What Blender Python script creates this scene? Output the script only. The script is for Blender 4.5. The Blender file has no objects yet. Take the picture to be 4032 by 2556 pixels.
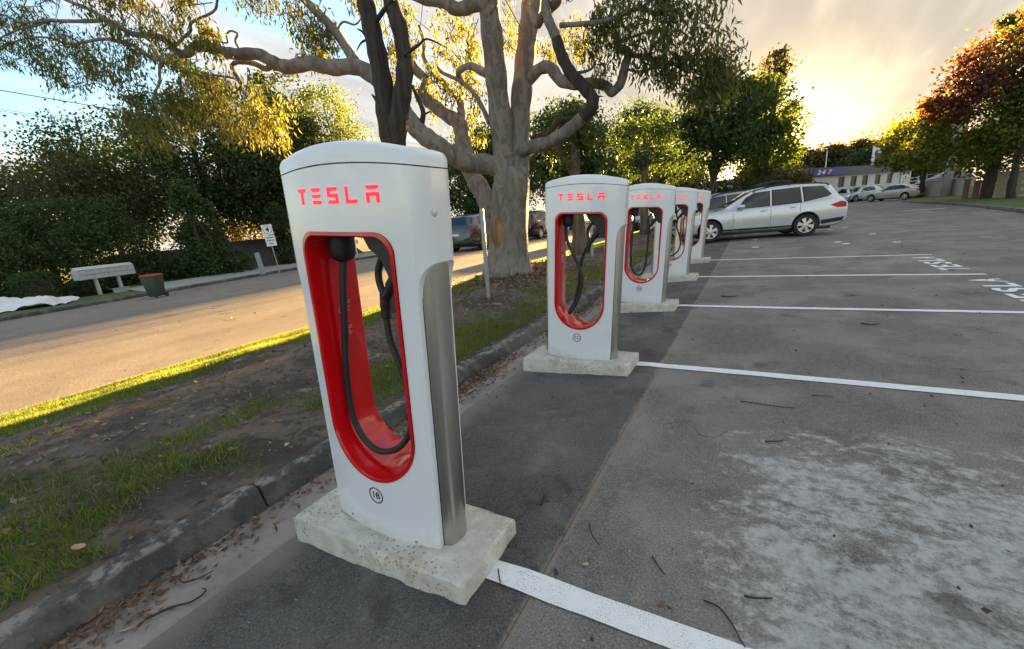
import bpy, bmesh, math, random
import numpy as np
from mathutils import Vector, Matrix
R = math.radians
rng = np.random.default_rng(7)
random.seed(7)
SC = bpy.context.scene
COL = SC.collection

# ------------------------------------------------------------------ camera
CAM_R = np.array([0.87388816, 0.47883449, -0.08388694])
CAM_U = np.array([-0.0598944, 0.27730125, 0.95891432])
CAM_F = np.array([-0.48242321, 0.83295951, -0.27100978])
FPX, CX, CY, CAMH = 1665.83, 2016.0, 1332.93, 1.45      # focal length and centre in photo pixels (4032 wide)
cd = bpy.data.cameras.new('camera'); cam = bpy.data.objects.new('camera', cd); COL.objects.link(cam)
cd.sensor_width = 36.0; cd.sensor_fit = 'HORIZONTAL'; cd.lens = FPX / 4032 * 36.0
cd.shift_y = (CY - 1278.0) / 4032; cd.clip_end = 3000; cd.clip_start = 0.05
M = Matrix(((CAM_R[0], CAM_U[0], -CAM_F[0], 0), (CAM_R[1], CAM_U[1], -CAM_F[1], 0), (CAM_R[2], CAM_U[2], -CAM_F[2], CAMH), (0, 0, 0, 1)))
cam.matrix_world = M
SC.camera = cam

# ------------------------------------------------------------------ sun, sky, exposure
SUN_AZ, SUN_EL = 1.2, 4.8          # degrees right of +Y, degrees above the horizon
S = Vector((math.sin(R(SUN_AZ)) * math.cos(R(SUN_EL)), math.cos(R(SUN_AZ)) * math.cos(R(SUN_EL)), math.sin(R(SUN_EL))))
sl = bpy.data.lights.new('sun', 'SUN'); sl.energy = 5.0; sl.angle = R(0.7); sl.color = (1.0, 0.60, 0.21)
so = bpy.data.objects.new('sun', sl); COL.objects.link(so)
so.rotation_euler = (-S).to_track_quat('-Z', 'Y').to_euler()
so.location = (0, 0, 30)

W = bpy.data.worlds.new('World'); SC.world = W; W.use_nodes = True
nt = W.node_tree; nt.nodes.clear()
def wn(t, **k):
    n = nt.nodes.new(t)
    for a, b in k.items(): setattr(n, a, b)
    return n
def wmath(op, a, b=None, c=None, clamp=False):
    n = wn('ShaderNodeMath', operation=op, use_clamp=clamp)
    for i, v in enumerate((a, b, c)):
        if v is None: continue
        if isinstance(v, (int, float)): n.inputs[i].default_value = v
        else: nt.links.new(v, n.inputs[i])
    return n.outputs[0]
def wmix(f, a, b, bt='MIX'):
    n = wn('ShaderNodeMix', data_type='RGBA', blend_type=bt)
    if isinstance(f, (int, float)): n.inputs[0].default_value = f
    else: nt.links.new(f, n.inputs[0])
    for i, v in ((6, a), (7, b)):
        if isinstance(v, tuple): n.inputs[i].default_value = (*v, 1)
        else: nt.links.new(v, n.inputs[i])
    return n.outputs[2]
tc = wn('ShaderNodeTexCoord')
sky = wn('ShaderNodeTexSky', sky_type='NISHITA', sun_disc=False, sun_elevation=R(SUN_EL), sun_rotation=R(SUN_AZ))
sky.air_density = 1.0; sky.dust_density = 0.7; sky.ozone_density = 1.5
sep = wn('ShaderNodeSeparateXYZ'); nt.links.new(tc.outputs['Generated'], sep.inputs[0])
X_, Y_, Z_ = sep.outputs
zz = wmath('ADD', wmath('MAXIMUM', Z_, 0.0), 0.16)
cmb = wn('ShaderNodeCombineXYZ')
nt.links.new(wmath('DIVIDE', X_, zz), cmb.inputs[0]); nt.links.new(wmath('DIVIDE', Y_, zz), cmb.inputs[1])
mp = wn('ShaderNodeMapping'); mp.inputs['Scale'].default_value = (1.0, 0.5, 1); mp.inputs['Rotation'].default_value = (0, 0, R(-28)); mp.inputs['Location'].default_value = (4.4, 2.0, 0.0)
nt.links.new(cmb.outputs[0], mp.inputs[0])
n1 = wn('ShaderNodeTexNoise'); n1.inputs['Scale'].default_value = 1.15; n1.inputs['Detail'].default_value = 7; n1.inputs['Roughness'].default_value = 0.56; n1.inputs['Distortion'].default_value = 0.5
nt.links.new(mp.outputs[0], n1.inputs['Vector'])
n2 = wn('ShaderNodeTexNoise'); n2.inputs['Scale'].default_value = 2.4; n2.inputs['Detail'].default_value = 5; n2.inputs['Distortion'].default_value = 0.4
mpb = wn('ShaderNodeMapping'); mpb.inputs['Scale'].default_value = (1.0, 0.30, 1); mpb.inputs['Rotation'].default_value = (0, 0, R(-35)); nt.links.new(cmb.outputs[0], mpb.inputs[0]); nt.links.new(mpb.outputs[0], n2.inputs['Vector'])
dot = wn('ShaderNodeVectorMath', operation='DOT_PRODUCT'); nt.links.new(tc.outputs['Generated'], dot.inputs[0]); dot.inputs[1].default_value = S
near = wmath('MAXIMUM', dot.outputs['Value'], 0.0)
g_wide = wmath('POWER', near, 3.5); g_mid = wmath('POWER', near, 14.0); g_tight = wmath('POWER', near, 200.0)
mask = wn('ShaderNodeMapRange', interpolation_type='SMOOTHSTEP'); nt.links.new(wmath('ADD', n1.outputs[0], wmath('ADD', wmath('MULTIPLY', g_wide, 0.14), wmath('MULTIPLY', g_mid, 0.25))), mask.inputs[0])
mask.inputs[1].default_value = 0.42; mask.inputs[2].default_value = 0.57
shade = wn('ShaderNodeMapRange', interpolation_type='SMOOTHSTEP'); nt.links.new(n2.outputs[0], shade.inputs[0]); shade.inputs[1].default_value = 0.36; shade.inputs[2].default_value = 0.62
blue = wmix(1.0, sky.outputs[0], (0.80, 0.85, 0.90), 'MULTIPLY')
CLOUD_D, CLOUD_L = (1.0, 0.96, 0.93), (1.55, 1.47, 1.38)
cold = wmix(shade.outputs[0], CLOUD_D, CLOUD_L)
warm = wmix(shade.outputs[0], (0.46, 0.42, 0.385), (1.0, 0.86, 0.66))
ccol = wmix(wmath('MULTIPLY', g_wide, 1.0, clamp=True), cold, warm)
base = wmix(wmath('MULTIPLY', mask.outputs[0], 0.96), blue, ccol)
glow = wmix(1.0, wmix(wmath('MULTIPLY', g_mid, 1.0), (0, 0, 0), (0.28, 0.18, 0.06)), wmix(g_tight, (0, 0, 0), (3.2, 2.4, 1.2)), 'ADD')
full = wmix(1.0, base, glow, 'ADD')
bg = wn('ShaderNodeBackground'); nt.links.new(full, bg.inputs[0]); bg.inputs[1].default_value = 0.05
wo = wn('ShaderNodeOutputWorld'); nt.links.new(bg.outputs[0], wo.inputs[0])

vs = SC.view_settings; vs.view_transform = 'Standard'; vs.look = 'None'; vs.exposure = 4.05; vs.gamma = 1.0
try: vs.use_curve_mapping = False
except Exception: pass
SC.cycles.use_denoising = True
SC.cycles.max_bounces = 8; SC.cycles.diffuse_bounces = 4; SC.cycles.glossy_bounces = 4; SC.cycles.transmission_bounces = 6; SC.cycles.transparent_max_bounces = 8
SC.cycles.sample_clamp_indirect = 8

# ------------------------------------------------------------------ photo pixel -> world helpers (each with its own distance)
def ray(px, py): return CAM_R * ((px - CX) / FPX) - CAM_U * ((py - CY) / FPX) + CAM_F
def gnd(px, py, z=0.0):
    d = ray(px, py); return Vector(np.array([0, 0, CAMH]) + d * ((z - CAMH) / d[2]))
def atY(px, py, Y):
    d = ray(px, py); return Vector(np.array([0, 0, CAMH]) + d * (Y / d[1]))
def atX(px, py, X):
    d = ray(px, py); return Vector(np.array([0, 0, CAMH]) + d * (X / d[0]))
K = 1.675                                                     # overview picture -> photo pixels
def dY(x, y, Y): return atY(x * K, y * K, Y)

# ------------------------------------------------------------------ object helpers
def link(o, parent=None):
    COL.objects.link(o)
    if parent is not None: o.parent = parent
    return o
def tag(o, label=None, cat=None, group=None, kind=None):
    if label: o['label'] = label
    if cat: o['category'] = cat
    if group: o['group'] = group
    if kind: o['kind'] = kind
    return o
def thing(name, label, cat, loc=(0, 0, 0), rot=(0, 0, 0), group=None, scale=1.0):
    o = bpy.data.objects.new(name, None); o.empty_display_size = 0.2
    o.location = loc; o.rotation_euler = rot; o.scale = (scale,) * 3
    return tag(link(o), label, cat, group)
def finish(me, smooth):
    if smooth:
        me.shade_smooth()
        if smooth is not True: me.set_sharp_from_angle(angle=R(smooth))
def obj(name, me, mat=None, parent=None, smooth=False, loc=None, rot=None):
    if mat is not None:
        me.materials.clear(); me.materials.append(mat)
    finish(me, smooth)
    o = bpy.data.objects.new(name, me)
    if loc is not None: o.location = loc
    if rot is not None: o.rotation_euler = rot
    return link(o, parent)
class MB:
    def __init__(s): s.v = []; s.f = []
    def add(s, vs, fs):
        n = len(s.v); s.v += [tuple(map(float, q)) for q in vs]; s.f += [tuple(i + n for i in q) for q in fs]; return s
    def box(s, a, b):
        x0, y0, z0 = a; x1, y1, z1 = b
        return s.add([(x0, y0, z0), (x1, y0, z0), (x1, y1, z0), (x0, y1, z0), (x0, y0, z1), (x1, y0, z1), (x1, y1, z1), (x0, y1, z1)],
                     [(0, 3, 2, 1), (4, 5, 6, 7), (0, 1, 5, 4), (1, 2, 6, 5), (2, 3, 7, 6), (3, 0, 4, 7)])
    def prism(s, poly, d, axis='z', d0=0.0):
        n = len(poly)
        def p(a, b, c): return {'z': (a, b, c), 'y': (a, c, b), 'x': (c, a, b)}[axis]
        vs = [p(a, b, d0) for a, b in poly] + [p(a, b, d) for a, b in poly]
        fs = [tuple(range(n))[::-1], tuple(range(n, 2 * n))] + [(i, (i + 1) % n, n + (i + 1) % n, n + i) for i in range(n)]
        return s.add(vs, fs)
    def tube(s, pts, rad, n=8, caps=True):
        pts = [Vector(p) for p in pts]; m = len(pts)
        if isinstance(rad, (int, float)): rad = [rad] * m
        vs = []; t0 = None; up = None
        for i, p in enumerate(pts):
            t = (pts[min(i + 1, m - 1)] - pts[max(i - 1, 0)]).normalized()
            if up is None: up = t.orthogonal().normalized()
            else:
                up = (up - t * up.dot(t)); up = up.normalized() if up.length > 1e-6 else t.orthogonal().normalized()
            b = t.cross(up)
            for k in range(n):
                a = 2 * math.pi * k / n
                vs.append(p + (up * math.cos(a) + b * math.sin(a)) * rad[i])
        fs = [(i * n + k, i * n + (k + 1) % n, (i + 1) * n + (k + 1) % n, (i + 1) * n + k) for i in range(m - 1) for k in range(n)]
        if caps: fs += [tuple(range(n))[::-1], tuple(range((m - 1) * n, m * n))]
        return s.add(vs, fs)
    def lathe(s, prof, n=24, axis='z', caps=True):
        vs = []
        for r_, h_ in prof:
            for k in range(n):
                a = 2 * math.pi * k / n; c, d = r_ * math.cos(a), r_ * math.sin(a)
                vs.append({'z': (c, d, h_), 'y': (c, h_, d), 'x': (h_, c, d)}[axis])
        m = len(prof)
        fs = [(i * n + k, i * n + (k + 1) % n, (i + 1) * n + (k + 1) % n, (i + 1) * n + k) for i in range(m - 1) for k in range(n)]
        if caps: fs += [tuple(range(n))[::-1], tuple(range((m - 1) * n, m * n))]
        return s.add(vs, fs)
    def mesh(s, name='mesh', fix=True):
        me = bpy.data.meshes.new(name); me.from_pydata(s.v, [], s.f); me.update()
        if fix:
            bm = bmesh.new(); bm.from_mesh(me); bmesh.ops.recalc_face_normals(bm, faces=bm.faces); bm.to_mesh(me); bm.free()
        return me
    def build(s, name, mat, parent=None, smooth=False, loc=None, rot=None, bevel=None):
        me = s.mesh(name)
        if bevel:
            bm = bmesh.new(); bm.from_mesh(me)
            bmesh.ops.remove_doubles(bm, verts=bm.verts, dist=1e-5)
            ed = [e for e in bm.edges if len(e.link_faces) == 2 and e.calc_face_angle(0) > R(35)]
            bmesh.ops.bevel(bm, geom=ed, offset=bevel, segments=2, affect='EDGES', profile=0.5)
            bm.to_mesh(me); bm.free()
        return obj(name, me, mat, parent, smooth, loc, rot)
def quads(name, V, mat, parent=None, fl=4):
    """V: (n,fl,3) array of separate little faces -> one mesh"""
    V = np.asarray(V, np.float32); n = len(V)
    me = bpy.data.meshes.new(name)
    me.vertices.add(n * fl); me.vertices.foreach_set('co', V.reshape(-1))
    me.loops.add(n * fl); me.loops.foreach_set('vertex_index', np.arange(n * fl, dtype=np.int32))
    me.polygons.add(n); me.polygons.foreach_set('loop_start', np.arange(0, n * fl, fl, dtype=np.int32))
    me.update(calc_edges=True); me.validate()
    return obj(name, me, mat, parent)
def grid(name, xs, ys, zf, mat, parent=None, smooth=True):
    v = [(x, y, zf(x, y)) for y in ys for x in xs]; n = len(xs)
    f = [(j * n + i, j * n + i + 1, (j + 1) * n + i + 1, (j + 1) * n + i) for j in range(len(ys) - 1) for i in range(n - 1)]
    me = bpy.data.meshes.new(name); me.from_pydata(v, [], f); me.update()
    return obj(name, me, mat, parent, smooth)
def copy_tree(o, parent=None, name=None):
    c = o.copy(); COL.objects.link(c); c.parent = parent
    for ch in list(o.children): copy_tree(ch, c)
    return c
def text_mesh(s, size=1.0, ext=0.0, bold=0.0, align='CENTER'):
    cu = bpy.data.curves.new('txt', 'FONT'); cu.body = s; cu.size = size; cu.extrude = ext; cu.offset = bold; cu.align_x = align; cu.align_y = 'CENTER'
    cu.resolution_u = 4
    o = bpy.data.objects.new('txt', cu); COL.objects.link(o)
    dg = bpy.context.evaluated_depsgraph_get(); me = bpy.data.meshes.new_from_object(o.evaluated_get(dg))
    bpy.data.objects.remove(o); bpy.data.curves.remove(cu)
    return me
def boolean(me, cutter, op='DIFFERENCE'):
    a = bpy.data.objects.new('a', me); b = bpy.data.objects.new('b', cutter); COL.objects.link(a); COL.objects.link(b)
    m = a.modifiers.new('m', 'BOOLEAN'); m.object = b; m.operation = op; m.solver = 'EXACT'
    dg = bpy.context.evaluated_depsgraph_get(); out = bpy.data.meshes.new_from_object(a.evaluated_get(dg))
    bpy.data.objects.remove(a); bpy.data.objects.remove(b)
    return out

# ------------------------------------------------------------------ materials
MATS = {}
class NT:
    def __init__(s, name):
        s.m = bpy.data.materials.new(name); s.m.use_nodes = True; s.t = s.m.node_tree; s.t.nodes.clear()
        s.out = s.t.nodes.new('ShaderNodeOutputMaterial'); MATS[name] = s.m
        s.tc = s.n('ShaderNodeTexCoord')
    def n(s, t, **k):
        q = s.t.nodes.new(t)
        for a, b in k.items(): setattr(q, a, b)
        return q
    def set(s, node, inp, v):
        if isinstance(v, bpy.types.NodeSocket): s.t.links.new(v, node.inputs[inp])
        elif isinstance(v, tuple) and len(v) == 3 and node.inputs[inp].type == 'RGBA': node.inputs[inp].default_value = (*v, 1)
        else: node.inputs[inp].default_value = v
    def pos(s, scale=(1, 1, 1), rot=(0, 0, 0), kind='Object'):
        m = s.n('ShaderNodeMapping'); s.t.links.new(s.tc.outputs[kind], m.inputs[0]); m.inputs['Scale'].default_value = scale; m.inputs['Rotation'].default_value = rot
        return m.outputs[0]
    def wpos(s):
        return s.n('ShaderNodeNewGeometry').outputs['Position']
    def noise(s, scale, detail=4, rough=0.55, dist=0.0, vec=None):
        q = s.n('ShaderNodeTexNoise'); q.inputs['Scale'].default_value = scale; q.inputs['Detail'].default_value = detail; q.inputs['Roughness'].default_value = rough; q.inputs['Distortion'].default_value = dist
        s.t.links.new(vec if vec is not None else s.tc.outputs['Object'], q.inputs['Vector']); return q.outputs[0]
    def ramp(s, f, a, b, smooth=True):
        q = s.n('ShaderNodeMapRange', interpolation_type='SMOOTHSTEP' if smooth else 'LINEAR'); s.set(q, 0, f); q.inputs[1].default_value = a; q.inputs[2].default_value = b
        return q.outputs[0]
    def math(s, op, a, b=0.0, clamp=False):
        q = s.n('ShaderNodeMath', operation=op, use_clamp=clamp); s.set(q, 0, a); s.set(q, 1, b); return q.outputs[0]
    def mix(s, f, a, b, bt='MIX'):
        q = s.n('ShaderNodeMix', data_type='RGBA', blend_type=bt); s.set(q, 0, f); s.set(q, 6, a); s.set(q, 7, b); return q.outputs[2]
    def bump(s, h, strength=0.3, dist=0.01):
        q = s.n('ShaderNodeBump'); q.inputs['Strength'].default_value = strength; q.inputs['Distance'].default_value = dist; s.set(q, 'Height', h); return q.outputs[0]
    def pbr(s, color, rough=0.5, metal=0.0, normal=None, coat=0.0, spec=0.5, emit=None, es=0.0):
        q = s.n('ShaderNodeBsdfPrincipled'); s.set(q, 'Base Color', color); s.set(q, 'Roughness', rough); s.set(q, 'Metallic', metal)
        q.inputs['Coat Weight'].default_value = coat; q.inputs['Specular IOR Level'].default_value = spec; q.inputs['Coat Roughness'].default_value = 0.04
        if normal is not None: s.set(q, 'Normal', normal)
        if emit: s.set(q, 'Emission Color', emit); q.inputs['Emission Strength'].default_value = es
        s.t.links.new(q.outputs[0], s.out.inputs[0]); return s.m
def plain(name, col, rough=0.5, metal=0.0, var=0.12, scale=6.0, bump=0.0, bscale=60.0, coat=0.0, spec=0.5, emit=None, es=0.0):
    """a colour with slight cloudy variation, roughness variation and fine relief"""
    q = NT(name)
    f = q.noise(scale, 5, 0.6); c = q.mix(f, tuple(x * (1 - var) for x in col), tuple(min(1, x * (1 + var)) for x in col))
    nm = q.bump(q.noise(bscale, 4), bump, 0.01) if bump else None
    r_ = q.math('ADD', q.math('MULTIPLY', f, 0.12), max(0.0, rough - 0.06), True)
    return q.pbr(c, r_, metal, nm, coat, spec, emit, es)
def leafmat(name, cols, trans=0.4):
    q = NT(name); g = q.n('ShaderNodeNewGeometry'); cr = q.n('ShaderNodeValToRGB'); q.t.links.new(g.outputs['Random Per Island'], cr.inputs[0])
    e = cr.color_ramp.elements
    while len(e) < len(cols): e.new(0.5)
    for i, c in enumerate(cols): e[i].position = i / (len(cols) - 1); e[i].color = (*c, 1)
    big = q.noise(0.6, 3, vec=q.wpos())
    col = q.mix(q.ramp(big, 0.35, 0.65), cr.outputs[0], q.mix(1.0, cr.outputs[0], (0.72, 0.82, 0.8), 'MULTIPLY'))
    d = q.n('ShaderNodeBsdfPrincipled'); q.set(d, 'Base Color', col); d.inputs['Roughness'].default_value = 0.5; d.inputs['Specular IOR Level'].default_value = 0.35
    t = q.n('ShaderNodeBsdfTranslucent'); q.set(t, 'Color', q.mix(1.0, col, (1.7, 1.55, 0.6), 'MULTIPLY'))
    mx = q.n('ShaderNodeMixShader'); mx.inputs[0].default_value = trans; q.t.links.new(d.outputs[0], mx.inputs[1]); q.t.links.new(t.outputs[0], mx.inputs[2])
    q.t.links.new(mx.outputs[0], q.out.inputs[0]); return q.m

q = NT('white_paint'); sx_ = q.n('ShaderNodeSeparateXYZ'); q.t.links.new(q.tc.outputs['Object'], sx_.inputs[0]); f = q.noise(5, 5, 0.6)
c = q.mix(f, (0.69, 0.705, 0.725), (0.73, 0.742, 0.76)); run = q.noise(9, 5, 0.7, vec=q.pos((7, 7, 0.25)))
c = q.mix(q.math('MULTIPLY', q.ramp(run, 0.58, 0.74), 0.10), c, (0.50, 0.47, 0.42))
grime = q.math('MULTIPLY', q.ramp(q.math('ADD', sx_.outputs[2], q.math('MULTIPLY', q.noise(14, 5, 0.7), 0.12)), 0.16, 0.03), 0.55); c = q.mix(grime, c, (0.42, 0.37, 0.30))
sp = q.n('ShaderNodeTexVoronoi'); q.t.links.new(q.tc.outputs['Object'], sp.inputs[0]); sp.inputs['Scale'].default_value = 55
c = q.mix(q.math('MULTIPLY', q.ramp(sp.outputs['Distance'], 0.12, 0.05), q.ramp(q.math('ADD', sx_.outputs[2], q.math('MULTIPLY', f, 0.3)), 0.36, 0.18)), c, (0.24, 0.19, 0.14))
q.pbr(c, q.math('ADD', q.math('MULTIPLY', q.noise(3, 4), 0.18), 0.08), 0, None, 0.5)
plain('red_gloss', (0.55, 0.002, 0.006), 0.18, var=0.05, coat=0.25)
plain('black_plastic', (0.012, 0.012, 0.013), 0.5, bump=0.15, bscale=300)
plain('black_rubber', (0.016, 0.016, 0.017), 0.55, bump=0.1, bscale=400)
plain('gap_black', (0.01, 0.01, 0.01), 0.8)
q = NT('stainless'); v = q.pos((30, 30, 0.7)); f = q.noise(6, 5, vec=v); f2 = q.noise(3, 3)
q.pbr(q.mix(f2, (0.46, 0.435, 0.40), (0.60, 0.575, 0.54)), q.math('ADD', q.math('MULTIPLY', f, 0.16), 0.24), 1.0, q.bump(f, 0.06, 0.004))
NT('red_led').pbr((0.5, 0.01, 0.02), 0.4, emit=(1.0, 0.015, 0.045), es=0.085)
plain('decal_black', (0.015, 0.015, 0.016), 0.5)
plain('decal_white', (0.62, 0.45, 0.45), 0.5)
# pale mottled concrete of the plinths
q = NT('plinth_concrete'); a = q.noise(9, 6, 0.65); b = q.noise(34, 5, 0.7); sp = q.n('ShaderNodeTexVoronoi'); q.t.links.new(q.tc.outputs['Object'], sp.inputs[0]); sp.inputs['Scale'].default_value = 42
c = q.mix(q.ramp(a, 0.35, 0.7), (0.44, 0.41, 0.345), (0.60, 0.575, 0.50))
c = q.mix(q.math('MULTIPLY', q.ramp(q.noise(7.5, 7, 0.72, 0.3), 0.50, 0.70), 0.62), c, (0.33, 0.22, 0.13))
c = q.mix(q.math('MULTIPLY', q.ramp(sp.outputs['Distance'], 0.34, 0.16), q.ramp(q.noise(2.1, 3), 0.42, 0.55)), c, (0.31, 0.21, 0.13))
q.pbr(c, 0.85, 0, q.bump(q.math('ADD', b, q.math('MULTIPLY', a, 1.4)), 0.45, 0.012))
# ------------------------------------------------------------------ ground materials
def asphalt(name, dark, light, tint, patch=False, strip=False, tracks=False):
    q = NT(name); w = q.wpos(); s = q.n('ShaderNodeSeparateXYZ'); q.t.links.new(w, s.inputs[0]); x, y, z = s.outputs
    fine = q.noise(105, 5, 0.82, vec=w); mid = q.noise(24, 5, 0.65, vec=w); big = q.noise(1.1, 6, 0.6, 0.3, vec=w); huge = q.noise(0.32, 4, vec=w)
    c = q.mix(q.ramp(big, 0.40, 0.61), dark, light)
    c = q.mix(q.math('MULTIPLY', q.ramp(q.noise(2.3, 6, 0.68, 0.8, vec=w), 0.53, 0.70), 0.55), c, tint)
    c = q.mix(q.math('MULTIPLY', q.ramp(huge, 0.4, 0.62), 0.35), c, tuple(d * 0.62 for d in dark))
    c = q.mix(q.math('MULTIPLY', q.ramp(mid, 0.3, 0.75), 0.45), c, tuple(l * 1.25 for l in light))
    c = q.mix(q.math('MULTIPLY', q.ramp(fine, 0.53, 0.64), 0.7), c, tuple(min(1, l * 2.0) for l in light))
    c = q.mix(q.math('MULTIPLY', q.ramp(fine, 0.48, 0.37), 0.85), c, tuple(d * 0.45 for d in dark))
    if tracks:
        wob2 = q.math('ADD', x, q.math('MULTIPLY', q.noise(0.35, 3, vec=w), 0.8))
        for xc in (-8.7, -10.3, -12.4, -14.0):
            d_ = q.math('ABSOLUTE', q.math('SUBTRACT', wob2, xc)); c = q.mix(q.math('MULTIPLY', q.ramp(d_, 0.45, 0.05), 0.30), c, tuple(v_ * 0.72 for v_ in dark))
        sm = q.math('ABSOLUTE', q.math('ADD', q.math('ADD', x, 11.5), q.math('MULTIPLY', q.noise(1.5, 4, vec=w), 0.10))); c = q.mix(q.math('MULTIPLY', q.ramp(sm, 0.035, 0.01), 0.8), c, tuple(v_ * 0.4 for v_ in dark))
    # pale lime streaks dragged along the bays
    mp_ = q.n('ShaderNodeMapping'); q.t.links.new(w, mp_.inputs[0]); mp_.inputs['Scale'].default_value = (0.9, 3.4, 1); mp_.inputs['Rotation'].default_value = (0, 0, R(12))
    st = q.noise(1.7, 7, 0.72, 0.6, vec=mp_.outputs[0])
    c = q.mix(q.math('MULTIPLY', q.ramp(st, 0.60, 0.74), 0.30 if patch else 0.16), c, (0.36, 0.34, 0.29))
    if patch:
        sx = q.math('MULTIPLY', q.ramp(x, -0.36, 0.35), q.ramp(x, 4.2, 2.0)); sy = q.math('MULTIPLY', q.ramp(y, 3.35, 2.2), q.ramp(y, 0.45, 1.3))
        reg = q.math('MULTIPLY', sx, sy)
        mp2 = q.n('ShaderNodeMapping'); q.t.links.new(w, mp2.inputs[0]); mp2.inputs['Scale'].default_value = (1.0, 1.8, 1); mp2.inputs['Rotation'].default_value = (0, 0, R(-18))
        nb = q.noise(2.6, 6, 0.68, 0.9, vec=mp2.outputs[0]); nf = q.noise(15, 9, 0.82, 0.15, vec=w)
        lv = q.math('ADD', q.math('ADD', q.math('MULTIPLY', nb, 1.15), q.math('MULTIPLY', nf, 1.0)), q.math('MULTIPLY', reg, 0.30))
        m1 = q.math('MULTIPLY', q.ramp(lv, 1.14, 1.44), q.ramp(reg, 0.02, 0.3))
        c = q.mix(q.math('MULTIPLY', m1, 0.78), c, q.mix(q.ramp(nf, 0.35, 0.65), (0.34, 0.33, 0.30), (0.60, 0.595, 0.57)))
    # sandy joint between the old surface and the new strip
    wob = q.math('MULTIPLY', q.math('SUBTRACT', q.noise(5, 5, vec=w), 0.5), 0.05)
    dj = q.math('ABSOLUTE', q.math('ADD', q.math('ADD', x, 0.685), wob))
    c = q.mix(q.math('MULTIPLY', q.ramp(dj, 0.028, 0.004), q.ramp(q.noise(30, 4, vec=w), 0.3, 0.55)), c, (0.25, 0.21, 0.155))
    if strip:
        c = q.mix(q.math('MULTIPLY', q.ramp(q.noise(1.6, 5, 0.6, 0.5, vec=w), 0.54, 0.72), 0.6), c, (0.21, 0.19, 0.165))
        dg_ = q.math('ADD', x, q.math('MULTIPLY', q.noise(2.6, 4, vec=w), 0.3)); c = q.mix(q.math('MULTIPLY', q.ramp(dg_, -1.62, -1.9), 0.8), c, (0.22, 0.19, 0.165))
    vor = q.n('ShaderNodeTexVoronoi', feature='DISTANCE_TO_EDGE'); vor.inputs['Scale'].default_value = 0.55
    wv = q.n('ShaderNodeVectorMath', operation='ADD'); q.t.links.new(w, wv.inputs[0]); nv = q.n('ShaderNodeTexNoise'); nv.inputs['Scale'].default_value = 2.2; nv.inputs['Detail'].default_value = 6; q.t.links.new(w, nv.inputs['Vector']); q.t.links.new(nv.outputs['Color'], wv.inputs[1]); q.t.links.new(wv.outputs[0], vor.inputs['Vector'])
    crack = q.math('MULTIPLY', q.ramp(vor.outputs['Distance'], 0.0045, 0.001), q.ramp(q.noise(0.7, 3, vec=w), 0.47, 0.56))
    c = q.mix(q.math('MULTIPLY', crack, 0.75), c, tuple(d * 0.3 for d in dark))
    oil = q.math('MULTIPLY', q.ramp(q.noise(1.9, 4, 0.5, 0.4, vec=w), 0.62, 0.70), 0.55); c = q.mix(oil, c, tuple(d * 0.45 for d in dark))
    rg = q.math('ADD', q.math('MULTIPLY', mid, 0.2), 0.68)
    return q.pbr(c, rg, 0, q.bump(q.math('ADD', fine, q.math('MULTIPLY', mid, 1.2)), 0.8, 0.008), spec=0.35)
asphalt('old_asphalt', (0.115, 0.108, 0.096), (0.235, 0.218, 0.190), (0.30, 0.25, 0.185), patch=True)
asphalt('new_asphalt', (0.056, 0.054, 0.051), (0.12, 0.114, 0.104), (0.22, 0.195, 0.163), strip=True)
asphalt('street_asphalt', (0.195, 0.170, 0.140), (0.245, 0.212, 0.172), (0.26, 0.215, 0.165), tracks=True)
q = NT('gutter_concrete'); a = q.noise(4, 6, 0.65); b = q.noise(90, 4, 0.7)
c = q.mix(q.ramp(a, 0.3, 0.7), (0.20, 0.165, 0.14), (0.30, 0.26, 0.225)); c = q.mix(q.math('MULTIPLY', q.ramp(b, 0.55, 0.75), 0.6), c, (0.12, 0.10, 0.085))
q.pbr(c, 0.9, 0, q.bump(b, 0.5, 0.008))
q = NT('kerb_concrete'); w = q.wpos(); a = q.noise(2.2, 6, 0.7, 0.4, vec=w); b = q.noise(60, 5, 0.7, vec=w); e = q.noise(11, 5, 0.7, vec=w)
sz = q.n('ShaderNodeSeparateXYZ'); q.t.links.new(w, sz.inputs[0])
c = q.mix(q.ramp(a, 0.42, 0.62), (0.060, 0.057, 0.052), (0.15, 0.142, 0.125))
c = q.mix(q.math('MULTIPLY', q.math('MULTIPLY', q.ramp(e, 0.47, 0.60), 0.75), q.ramp(q.math('ADD', sz.outputs[2], q.math('MULTIPLY', a, 0.05)), 0.05, 0.075)), c, (0.31, 0.29, 0.24))
c = q.mix(q.math('MULTIPLY', q.ramp(b, 0.56, 0.7), 0.5), c, (0.22, 0.21, 0.19))
q.pbr(c, 0.9, 0, q.bump(q.math('ADD', b, q.math('MULTIPLY', e, 2)), 0.9, 0.012))
q = NT('path_concrete'); a = q.noise(1.3, 6, 0.6); b = q.noise(70, 4); c = q.mix(a, (0.27, 0.255, 0.235), (0.37, 0.35, 0.325)); q.pbr(c, 0.9, 0, q.bump(b, 0.4, 0.006))
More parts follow.
